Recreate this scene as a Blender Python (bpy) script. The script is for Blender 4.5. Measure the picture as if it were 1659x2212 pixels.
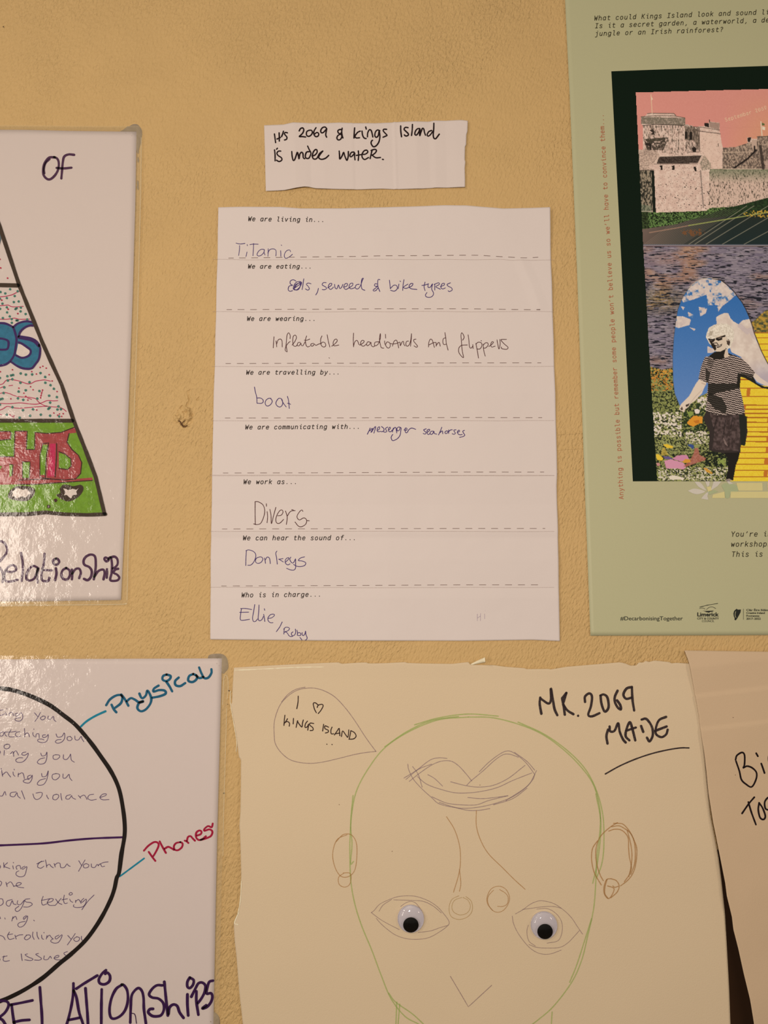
import bpy, bmesh, math, random
import numpy as np
from mathutils import Vector

for o in list(bpy.data.objects):
    bpy.data.objects.remove(o, do_unlink=True)
SC = bpy.context.scene
COL = SC.collection

# ---------------------------------------------------------------- camera
W, H = 1659.0, 2212.0
F = 1600.0                      # focal length in pixels of the 1659 x 2212 frame
TILT = math.radians(5.0)        # camera looks slightly up
DIST = 0.49                     # metres from the wall
CZ = 1.50
cam = bpy.data.cameras.new('camera')
cam.sensor_fit = 'VERTICAL'
cam.sensor_height = 24.0
cam.lens = 24.0 * F / H
cam.clip_start = 0.01
camo = bpy.data.objects.new('camera', cam)
COL.objects.link(camo)
camo.location = (0, -DIST, CZ)
camo.rotation_euler = (math.radians(90) + TILT, 0, 0)
SC.camera = camo

# ---------------------------------------------------------------- world, lights, exposure
world = bpy.data.worlds.new('room_ambient')
SC.world = world
world.use_nodes = True
world.node_tree.nodes['Background'].inputs[0].default_value = (1.0, 0.86, 0.70, 1)
world.node_tree.nodes['Background'].inputs[1].default_value = 0.14

def area(name, loc, target, size, power, col):
    l = bpy.data.lights.new(name, 'AREA')
    l.shape = 'RECTANGLE'
    l.size, l.size_y = size
    l.energy = power
    l.color = col
    o = bpy.data.objects.new(name, l)
    COL.objects.link(o)
    o.location = loc
    d = Vector(target) - Vector(loc)
    o.rotation_euler = d.to_track_quat('-Z', 'Y').to_euler()
    return o

# a lamp behind the photographer, tall window light from the left, ceiling lamp up and to the left, weak lamp right
area('lamp_behind_camera', (-0.06, -0.84, 1.60), (-0.02, 0, 1.50), (0.10, 0.10), 3.3, (1.0, 0.83, 0.68))
area('window_glow', (-0.86, -1.08, 1.50), (-0.1, 0, 1.50), (0.12, 0.55), 4.2, (1.0, 0.86, 0.74))
area('ceiling_lamp', (-1.20, -1.00, 2.35), (0.0, 0, 1.5), (0.22, 0.22), 5.0, (1.0, 0.80, 0.60))
area('second_lamp', (1.20, -1.15, 1.78), (0.1, 0, 1.5), (0.25, 0.25), 3.9, (1.0, 0.80, 0.62))

SC.view_settings.view_transform = 'Standard'
SC.view_settings.look = 'None'
SC.view_settings.gamma = 1.0
SC.view_settings.use_curve_mapping = False
SC.view_settings.exposure = 0.0

# ---------------------------------------------------------------- pixel -> wall plane (y = -depth)
CT, ST = math.cos(TILT), math.sin(TILT)
def P(px, py, depth=0.0):
    """point of the photograph on the wall (vectorised); depth = metres in front of the wall"""
    px = np.asarray(px, float); py = np.asarray(py, float)
    a = (px - W / 2) / F
    b = (H / 2 - py) / F
    dy = CT - b * ST
    t = DIST / dy
    X = t * a
    Z = CZ + t * (ST + b * CT)
    Y = -np.asarray(depth, float) + 0 * X
    return np.stack([X, Y, Z], -1)
MPP = float(P(900, 900)[0] - P(899, 900)[0])

# ---------------------------------------------------------------- noise helpers
def _hash(ix, iy, seed):
    n = (ix.astype(np.int64) * 374761393 + iy.astype(np.int64) * 668265263 + seed * 974634533) & 0xffffffff
    n = ((n ^ (n >> 13)) * 1274126177) & 0xffffffff
    n = n ^ (n >> 16)
    return (n & 0xffff) / 65535.0
def vnoise(x, y, seed=0):
    x = np.asarray(x, float); y = np.asarray(y, float)
    ix = np.floor(x); iy = np.floor(y)
    fx = x - ix; fy = y - iy
    fx = fx * fx * (3 - 2 * fx); fy = fy * fy * (3 - 2 * fy)
    h = lambda a, b: _hash(ix + a, iy + b, seed)
    return (h(0, 0) * (1 - fx) + h(1, 0) * fx) * (1 - fy) + (h(0, 1) * (1 - fx) + h(1, 1) * fx) * fy
def fbm(x, y, seed=0, oct=3):
    s = 0; a = 1; t = 0
    for k in range(oct):
        s = s + a * vnoise(x * 2 ** k, y * 2 ** k, seed + k); t += a; a *= .5
    return s / t

# ---------------------------------------------------------------- colours and materials
LUM = np.array([0.92, 0.75, 0.60])     # light reaching a white sheet, so that photo colour / LUM = surface colour
def lin(c):
    c = np.asarray(c, float) / 255.0
    return np.where(c <= .04045, c / 12.92, ((c + .055) / 1.055) ** 2.4)
def alb(c):
    return np.clip(lin(c) / LUM, 0.0, 0.93)

MATS = {}
def mat(name, rgb, rough=0.7, var=0.06, nscale=400.0, bump=0.0, bscale=900.0, spec=0.3, alpha=1.0, grain=0.0):
    if name in MATS: return MATS[name]
    m = bpy.data.materials.new(name); m.use_nodes = True
    nt = m.node_tree; N = nt.nodes; L = nt.links
    b = N['Principled BSDF']; out = N['Material Output']
    b.inputs['Roughness'].default_value = rough
    b.inputs['Specular IOR Level'].default_value = spec
    a = alb(rgb)
    geo = N.new('ShaderNodeNewGeometry')
    nz = N.new('ShaderNodeTexNoise'); nz.inputs['Scale'].default_value = nscale; nz.inputs['Detail'].default_value = 3
    L.new(geo.outputs['Position'], nz.inputs['Vector'])
    mx = N.new('ShaderNodeMix'); mx.data_type = 'RGBA'
    mx.inputs[6].default_value = (*np.clip(a * (1 - var), 0, 1), 1)
    mx.inputs[7].default_value = (*np.clip(a * (1 + var), 0, 1), 1)
    L.new(nz.outputs['Fac'], mx.inputs[0])
    L.new(mx.outputs[2], b.inputs['Base Color'])
    if bump:
        n2 = N.new('ShaderNodeTexNoise'); n2.inputs['Scale'].default_value = bscale; n2.inputs['Detail'].default_value = 4
        L.new(geo.outputs['Position'], n2.inputs['Vector'])
        bp = N.new('ShaderNodeBump'); bp.inputs['Strength'].default_value = 1.0; bp.inputs['Distance'].default_value = bump
        L.new(n2.outputs['Fac'], bp.inputs['Height']); L.new(bp.outputs[0], b.inputs['Normal'])
    if alpha < 1.0 or grain:
        if grain:
            n3 = N.new('ShaderNodeTexNoise'); n3.inputs['Scale'].default_value = 2600; n3.inputs['Detail'].default_value = 2
            L.new(geo.outputs['Position'], n3.inputs['Vector'])
            rp = N.new('ShaderNodeMapRange')
            rp.inputs[1].default_value = 0.5 - grain * .5; rp.inputs[2].default_value = 0.5 + grain * .25
            rp.inputs[3].default_value = alpha * (1 - grain); rp.inputs[4].default_value = alpha
            L.new(n3.outputs['Fac'], rp.inputs[0]); L.new(rp.outputs[0], b.inputs['Alpha'])
        else:
            b.inputs['Alpha'].default_value = alpha
    MATS[name] = m
    return m

def wall_mat():
    m = bpy.data.materials.new('ochre_painted_plaster'); m.use_nodes = True
    nt = m.node_tree; N = nt.nodes; L = nt.links; b = N['Principled BSDF']
    b.inputs['Roughness'].default_value = 0.62; b.inputs['Specular IOR Level'].default_value = 0.25
    geo = N.new('ShaderNodeNewGeometry')
    mp = N.new('ShaderNodeMapping'); mp.vector_type = 'TEXTURE'
    mp.inputs['Rotation'].default_value = (0, math.radians(24), 0)
    mp.inputs['Scale'].default_value = (1.0, 1.0, 2.0)
    L.new(geo.outputs['Position'], mp.inputs['Vector'])
    n1 = N.new('ShaderNodeTexNoise'); n1.inputs['Scale'].default_value = 640; n1.inputs['Detail'].default_value = 2.2; n1.inputs['Roughness'].default_value = .45
    n1.inputs['Distortion'].default_value = 0.25
    L.new(mp.outputs[0], n1.inputs['Vector'])
    n4 = N.new('ShaderNodeTexNoise'); n4.inputs['Scale'].default_value = 9; n4.inputs['Detail'].default_value = 2
    L.new(geo.outputs['Position'], n4.inputs['Vector'])
    am = N.new('ShaderNodeMapRange'); am.inputs[1].default_value = .38; am.inputs[2].default_value = .62
    am.inputs[3].default_value = .55; am.inputs[4].default_value = 1.15
    L.new(n4.outputs['Fac'], am.inputs[0])
    mu = N.new('ShaderNodeMath'); mu.operation = 'MULTIPLY'
    L.new(n1.outputs['Fac'], mu.inputs[0]); L.new(am.outputs[0], mu.inputs[1])
    n2 = N.new('ShaderNodeTexNoise'); n2.inputs['Scale'].default_value = 60; n2.inputs['Detail'].default_value = 2
    L.new(geo.outputs['Position'], n2.inputs['Vector'])
    b1 = N.new('ShaderNodeBump'); b1.inputs['Distance'].default_value = 0.0015; b1.inputs['Strength'].default_value = .6
    L.new(n2.outputs['Fac'], b1.inputs['Height'])
    b2 = N.new('ShaderNodeBump'); b2.inputs['Distance'].default_value = 0.0015; b2.inputs['Strength'].default_value = 1
    L.new(mu.outputs[0], b2.inputs['Height']); L.new(b1.outputs[0], b2.inputs['Normal'])
    L.new(b2.outputs[0], b.inputs['Normal'])
    n3 = N.new('ShaderNodeTexNoise'); n3.inputs['Scale'].default_value = 25; n3.inputs['Detail'].default_value = 5
    L.new(geo.outputs['Position'], n3.inputs['Vector'])
    mx = N.new('ShaderNodeMix'); mx.data_type = 'RGBA'
    a = alb((196, 153, 96))
    mx.inputs[6].default_value = (*(a * .93), 1); mx.inputs[7].default_value = (*(a * 1.07), 1)
    L.new(n3.outputs['Fac'], mx.inputs[0]); L.new(mx.outputs[2], b.inputs['Base Color'])
    return m
WALL = wall_mat()

def film_mat(name, diff, gloss_rough, bump, haze):
    m = bpy.data.materials.new(name); m.use_nodes = True
    nt = m.node_tree; N = nt.nodes; L = nt.links
    for n in list(N):
        if n.type == 'BSDF_PRINCIPLED': N.remove(n)
    out = N['Material Output']
    tr = N.new('ShaderNodeBsdfTransparent'); tr.inputs[0].default_value = (.985, .985, .98, 1)
    df = N.new('ShaderNodeBsdfDiffuse'); df.inputs[0].default_value = (*diff, 1)
    gl = N.new('ShaderNodeBsdfGlossy'); gl.inputs['Roughness'].default_value = gloss_rough
    m1 = N.new('ShaderNodeMixShader'); m1.inputs[0].default_value = haze
    L.new(tr.outputs[0], m1.inputs[1]); L.new(df.outputs[0], m1.inputs[2])
    # a thin sheet reflects alike from both sides: undo the node's inversion on back faces
    fr = N.new('ShaderNodeFresnel'); gb = N.new('ShaderNodeNewGeometry')
    mr = N.new('ShaderNodeMapRange'); mr.inputs[3].default_value = 1.45; mr.inputs[4].default_value = 1 / 1.45
    L.new(gb.outputs['Backfacing'], mr.inputs[0]); L.new(mr.outputs[0], fr.inputs[0])
    m2 = N.new('ShaderNodeMixShader'); L.new(fr.outputs[0], m2.inputs[0])
    L.new(m1.outputs[0], m2.inputs[1]); L.new(gl.outputs[0], m2.inputs[2])
    if bump:
        geo = N.new('ShaderNodeNewGeometry')
        nz = N.new('ShaderNodeTexNoise'); nz.inputs['Scale'].default_value = 90; nz.inputs['Detail'].default_value = 4
        L.new(geo.outputs['Position'], nz.inputs['Vector'])
        n5 = N.new('ShaderNodeTexNoise'); n5.inputs['Scale'].default_value = 700; n5.inputs['Detail'].default_value = 2
        L.new(geo.outputs['Position'], n5.inputs['Vector'])
        bb = N.new('ShaderNodeBump'); bb.inputs['Distance'].default_value = bump
        L.new(nz.outputs['Fac'], bb.inputs['Height'])
        bc = N.new('ShaderNodeBump'); bc.inputs['Distance'].default_value = bump * .10
        L.new(n5.outputs['Fac'], bc.inputs['Height']); L.new(bb.outputs[0], bc.inputs['Normal'])
        L.new(bc.outputs[0], gl.inputs['Normal'])
    L.new(m2.outputs[0], out.inputs[0])
    return m
FILM = film_mat('clear_laminate', alb((214, 188, 150)), 0.12, 0.0006, 0.004)
FILMEDGE = film_mat('clear_laminate_border', alb((222, 190, 140)), 0.14, 0.0005, 0.16)
DOME = film_mat('clear_plastic_dome', (1, 1, 1), 0.03, 0.0, 0.003)

# ---------------------------------------------------------------- object helpers
def tag(o, label=None, cat=None, group=None, kind=None):
    if label: o['label'] = label
    if cat: o['category'] = cat
    if group: o['group'] = group
    if kind: o['kind'] = kind
    return o

def mesh_obj(name, verts, faces, m, parent=None, smooth=False, origin=None, colors=None):
    verts = np.asarray(verts, np.float64)
    if origin is not None: verts = verts - np.asarray(origin)
    me = bpy.data.meshes.new(name)
    if isinstance(faces, np.ndarray):
        nf, k = faces.shape
        me.vertices.add(len(verts)); me.vertices.foreach_set('co', verts.astype(np.float32).ravel())
        me.loops.add(nf * k); me.loops.foreach_set('vertex_index', faces.astype(np.int32).ravel())
        me.polygons.add(nf)
        me.polygons.foreach_set('loop_start', np.arange(0, nf * k, k, dtype=np.int32))
        me.update(calc_edges=True)
    else:
        me.from_pydata([tuple(v) for v in verts], [], faces)
    me.validate()
    if colors is not None:
        ca = me.color_attributes.new('print', 'FLOAT_COLOR', 'POINT')
        ca.data.foreach_set('color', np.concatenate([colors, np.ones((len(colors), 1))], 1).astype(np.float32).ravel())
    if smooth:
        me.polygons.foreach_set('use_smooth', [True] * len(me.polygons))
    me.materials.append(m)
    o = bpy.data.objects.new(name, me)
    COL.objects.link(o)
    if origin is not None: o.location = origin
    if parent is not None:
        o.parent = parent
        o.location = Vector(o.location) - parent.location   # parents are unrotated
    return o

def poly_interp(pts, t, axis):
    pts = np.asarray(pts, float)
    k = pts[:, axis]; s = (k - k[0]) / (k[-1] - k[0])
    return np.stack([np.interp(t, s, pts[:, 0]), np.interp(t, s, pts[:, 1])], -1)

def sheet(name, top, right, bottom, left, hfun, m, step=4.0, parent=None, thick=0.00012, smooth=True, origin=None):
    """a sheet of paper between four edge polylines (photo pixels), relief hfun(px,py) in metres"""
    nu = max(2, int(abs(top[-1][0] - top[0][0]) / step)); nv = max(2, int(abs(left[-1][1] - left[0][1]) / step))
    u = np.linspace(0, 1, nu + 1); v = np.linspace(0, 1, nv + 1)
    T = poly_interp(top, u, 0)[None]; B = poly_interp(bottom, u, 0)[None]
    Lf = poly_interp(left, v, 1)[:, None]; R = poly_interp(right, v, 1)[:, None]
    U = u[None, :, None]; V = v[:, None, None]
    c00 = np.array(top[0], float); c10 = np.array(top[-1], float); c01 = np.array(bottom[0], float); c11 = np.array(bottom[-1], float)
    Q = (1 - V) * T + V * B + (1 - U) * Lf + U * R - ((1 - U) * (1 - V) * c00 + U * (1 - V) * c10 + (1 - U) * V * c01 + U * V * c11)
    Q = Q.reshape(-1, 2)
    pts = P(Q[:, 0], Q[:, 1], hfun(Q[:, 0], Q[:, 1]))
    i = np.arange(nv)[:, None] * (nu + 1) + np.arange(nu)[None]
    i = i.ravel()
    fc = np.stack([i, i + nu + 1, i + nu + 2, i + 1], 1)
    o = mesh_obj(name, pts, fc, m, parent, smooth, origin)
    if thick:
        s = o.modifiers.new('thickness', 'SOLIDIFY'); s.thickness = thick; s.offset = -1
    return o

# ---------------------------------------------------------------- ink strokes
def catmull(pts, step=1.6, linear=False):
    pts = np.asarray(pts, float)
    if len(pts) == 1: return pts
    segs = []; cur = [pts[0]]
    for p in pts[1:]:
        if np.allclose(p, cur[-1]):
            if len(cur) > 1: segs.append(cur)
            cur = [p]
        else: cur.append(p)
    if len(cur) > 1: segs.append(cur)
    out = []
    for s in segs:
        s = np.array(s)
        if linear or len(s) == 2:
            for a, b in zip(s[:-1], s[1:]):
                n = max(1, int(np.hypot(*(b - a)) / 6)); 
                for k in range(n): out.append(a + (b - a) * k / n)
            out.append(s[-1]); continue
        e = np.vstack([2 * s[0] - s[1], s, 2 * s[-1] - s[-2]])
        for k in range(1, len(e) - 2):
            p0, p1, p2, p3 = e[k - 1], e[k], e[k + 1], e[k + 2]
            n = max(2, int(np.hypot(*(p2 - p1)) / step))
            for j in range(n):
                t = j / n
                out.append(.5 * (2 * p1 + (p2 - p0) * t + (2 * p0 - 5 * p1 + 4 * p2 - p3) * t * t + (3 * p1 - p0 - 3 * p2 + p3) * t ** 3))
        out.append(s[-1])
    out = np.array(out)
    keep = [0]
    for k in range(1, len(out)):
        if np.hypot(*(out[k] - out[keep[-1]])) > .15: keep.append(k)
    return out[keep]

class Ink:
    def __init__(self): self.v = []; self.f = []
    def dot(self, c, r):
        b = len(self.v)
        n = 10
        self.v.append(tuple(c))
        for k in range(n):
            rr = r * (1 + .10 * math.sin(k * 2.3 + c[0]))
            self.v.append((c[0] + rr * math.cos(2 * math.pi * k / n), c[1] + rr * math.sin(2 * math.pi * k / n)))
        for k in range(n): self.f.append((b, b + 1 + (k + 1) % n, b + 1 + k))
    def stroke(self, pts, w, linear=False, var=.10, step=1.6):
        s = catmull(pts, step, linear)
        if len(s) == 1:
            self.dot(s[0], w / 2); return
        d = np.gradient(s, axis=0); ln = np.hypot(d[:, 0], d[:, 1]) + 1e-9
        nrm = np.stack([-d[:, 1], d[:, 0]], 1) / ln[:, None]
        cum = np.concatenate([[0], np.cumsum(np.hypot(*np.diff(s, axis=0).T))])
        ww = w / 2 * (1 + var * (vnoise(cum / (3 + w * 2) + s[0, 0], cum * 0 + s[0, 1], 5) * 2 - 1))
        b = len(self.v)
        for p, n, r in zip(s, nrm, ww):
            self.v.append(tuple(p + n * r)); self.v.append(tuple(p - n * r))
        for k in range(len(s) - 1):
            a = b + 2 * k
            self.f.append((a, a + 1, a + 3, a + 2))
        for idx, sg in ((0, -1), (len(s) - 1, 1)):       # round caps
            t = d[idx] / ln[idx] * sg; n = nrm[idx]; r = ww[idx]
            c = len(self.v)
            self.v.append(tuple(s[idx]))
            arc = []
            for k in range(7):
                an = math.pi * k / 6
                self.v.append(tuple(s[idx] + n * r * math.cos(an) + t * r * math.sin(an)))
                arc.append(c + 1 + k)
            for k in range(6):
                self.f.append((c, arc[k], arc[k + 1]) if sg > 0 else (c, arc[k + 1], arc[k]))
    def fill(self, pts, linear=False):
        from mathutils.geometry import tessellate_polygon
        p = np.asarray(pts, float)
        if not linear and len(p) > 4:
            q = catmull(np.vstack([p, p[:1]]), 3)[:-1]
        else: q = p
        b = len(self.v)
        tris = tessellate_polygon([[Vector((x, y, 0)) for x, y in q]])
        self.v += [tuple(x) for x in q]
        self.f += [tuple(b + i for i in t) for t in tris]
    def build(self, name, m, parent, hfun, layer=2, label=None, step=0.00004):
        v = np.array(self.v, float)
        pts = P(v[:, 0], v[:, 1], hfun(v[:, 0], v[:, 1]) + 0.00006 + layer * step)
        o = mesh_obj(name, pts, self.f, m, parent)
        if label: o['label'] = label
        return o

def parse_pts(s, x0, y0, sc):
    out = []
    for pr in s.split():
        a, b = pr.split(',')
        out.append((x0 + float(a) * sc, y0 + float(b) * sc))
    return out

# ---------------------------------------------------------------- monospaced stroke lettering for the printed text
G = {
'a': "4.3,5 4.3,0|4.3,3.6 3.3,4.9 1.8,5 .7,3.8 .5,2 1,.4 2.2,-.1 3.5,.5 4.3,1.8",
'b': ".7,7.4 .7,0|.7,3.6 1.7,4.9 3.2,5 4.3,3.8 4.5,2.4 4,.5 2.8,-.1 1.5,.4 .7,1.5",
'c': "4.3,4.1 3.3,5 1.9,4.9 .8,3.8 .6,2.3 1.1,.6 2.4,-.1 3.6,.1 4.4,.9",
'd': "4.3,7.4 4.3,0|4.3,3.6 3.3,4.9 1.8,5 .7,3.8 .5,2 1,.4 2.2,-.1 3.5,.5 4.3,1.8",
'e': ".7,2.6 4.4,2.6|4.4,2.6 4.2,4.2 3,5.1 1.6,4.8 .7,3.6 .6,2 1.2,.5 2.6,-.1 4.2,.6",
'f': "4.6,7.2 3.5,7.4 2.6,6.8 2.4,5.5 2.4,0|.8,4.8 4.2,4.8",
'g': "4.3,3.6 3.3,4.9 1.8,5 .7,3.8 .5,2 1,.4 2.2,-.1 3.5,.5 4.3,1.8|4.3,5 4.3,-.6 3.7,-1.8 2.3,-2.1 .8,-1.7",
'h': ".7,7.4 .7,0|.7,3.4 1.7,4.8 3.1,5 4.1,4.2 4.3,3 4.3,0",
'i': "1.2,5 2.8,5|2.8,5 2.8,.8 3.3,.1 4.4,.1|2.8,7.1",
'j': "1.4,5 3.4,5|3.4,5 3.4,-.8 2.7,-1.9 1,-2|3.4,7.1",
'k': ".8,7.4 .8,0|4.2,5 .8,2|2,3 4.4,0",
'l': ".9,7.3 2.5,7.3|2.5,7.3 2.5,1 3,.1 4.4,.1",
'm': ".3,5 .3,0|.3,3.8 1,4.9 1.9,5 2.5,4.2 2.5,0|2.5,3.8 3.2,4.9 4.1,5 4.7,4.2 4.7,0",
'n': ".7,5 .7,0|.7,3.4 1.7,4.8 3.1,5 4.1,4.2 4.3,3 4.3,0",
'o': "2.5,5.1 1.1,4.5 .5,2.5 1.1,.5 2.5,-.1 3.9,.5 4.5,2.5 3.9,4.5 2.5,5.1",
'p': ".7,5 .7,-2|.7,3.6 1.7,4.9 3.2,5 4.3,3.8 4.5,2.4 4,.5 2.8,-.1 1.5,.4 .7,1.5",
'r': "1,5 1,0|1,2.8 1.9,4.4 3,5 4.4,5",
's': "4.1,4.3 3,5.1 1.5,4.9 .9,3.9 1.6,2.9 3.2,2.4 4.2,1.5 3.8,.3 2.5,-.1 .7,.6",
't': "2,6.6 2,1.2 2.6,.1 4.4,.2|.7,4.9 4.3,4.9",
'u': ".8,5 .8,1.5 1.5,.1 2.8,0 4.2,1.4|4.3,5 4.3,0",
'v': ".5,5 2.5,0|2.5,0 4.6,5",
'w': ".2,5 1.3,0|1.3,0 2.5,4|2.5,4 3.7,0|3.7,0 4.9,5",
'y': ".5,5 2.6,0|4.6,5 2.2,-1 1.5,-2 .5,-2",
'W': ".1,7 1.2,0|1.2,0 2.5,5.2|2.5,5.2 3.8,0|3.8,0 5,7",
'K': ".8,7 .8,0|4.5,7 .8,3|2,4.2 4.6,0",
'I': ".8,7 4.2,7|2.5,7 2.5,0|.8,0 4.2,0",
'A': ".2,0 2.5,7|2.5,7 4.8,0|1,2.3 4,2.3",
'Y': ".3,7 2.5,3.2|4.7,7 2.5,3.2|2.5,3.2 2.5,0",
'T': ".3,7 4.7,7|2.5,7 2.5,0",
'S': "4.2,6 3,7.1 1.4,6.8 .8,5.3 1.8,4 3.4,3.2 4.4,1.9 3.7,.3 2.2,-.1 .6,.9",
'2': ".8,5.7 2,7 3.6,6.7 4.2,5.2 3,3.2 .7,.1|.7,.1 4.5,.1",
'0': "2.5,7.1 1.1,6 .6,3.5 1.1,1 2.5,-.1 3.9,1 4.4,3.5 3.9,6 2.5,7.1|2.5,3.5",
'6': "3.6,7 1.7,5 .7,2.6 1.2,.6 2.6,-.1 4.1,.7 4.4,2.3 3.6,3.9 2.2,4.1 1,3.2",
'9': "1.4,0 3.3,2 4.3,4.4 3.8,6.4 2.4,7.1 .9,6.3 .6,4.7 1.4,3.1 2.8,2.9 4,3.8",
'.': "2.5,.35", ',': "2.8,.6 2.6,-.6 1.8,-1.5", "'": "2.7,7 2.7,6.2 1.9,5",
'?': ".9,6 2,7.1 3.6,6.7 4,5.3 3,3.9 2.4,3 2.4,2|2.4,.3",
}
def mono(ink, text, p0, p1, unit, slant, w, n_end=None, dotw=1.35):
    """p0 / p1: baseline centre of the first and of the last character (pixels)"""
    p0 = np.array(p0, float); p1 = np.array(p1, float)
    n = (n_end if n_end is not None else len(text) - 1)
    stp = (p1 - p0) / n
    ux = stp / np.hypot(*stp); uy = np.array([ux[1], -ux[0]])     # uy points up on the page
    for k, ch in enumerate(text):
        if ch == ' ': continue
        c = p0 + stp * k
        for st in G[ch].split('|'):
            q = []
            for pr in st.split():
                x, y = map(float, pr.split(','))
                x = x - 2.5 + slant * (y - 2.5)
                q.append(c + ux * x * unit + uy * y * unit)
            ink.stroke(q, w * (dotw if len(q) == 1 else 1), var=.03, step=1.2)

def font_text(name, text, m, parent, hfun, x0, x1, ybase, capheight, layer=3, bold=0.0, slope=0.0, xmax=None):
    """printed sans lettering from Blender's own built-in font, mapped onto the sheet"""
    cu = bpy.data.curves.new(name, 'FONT'); cu.body = text; cu.size = 1.0; cu.offset = bold; cu.resolution_u = 3
    t = bpy.data.objects.new(name, cu); COL.objects.link(t)
    bpy.context.view_layer.update()
    me = bpy.data.meshes.new_from_object(t.evaluated_get(bpy.context.evaluated_depsgraph_get()))
    bpy.data.objects.remove(t)
    co = np.zeros(len(me.vertices) * 3); me.vertices.foreach_get('co', co); co = co.reshape(-1, 3)
    fx = co[:, 0] - co[:, 0].min()
    k = capheight / 0.69
    kx = (x1 - x0) / fx.max() if x1 else k
    px = x0 + fx * kx
    py = ybase - co[:, 1] * k + slope * (px - x0)
    pts = P(px, py, hfun(px, py) + 0.00006 + layer * .00004)
    fs = [tuple(p.vertices) for p in me.polygons]
    if xmax: fs = [f for f in fs if px[list(f)].max() < xmax]
    return mesh_obj(name, pts, fs, m, parent)

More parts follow.
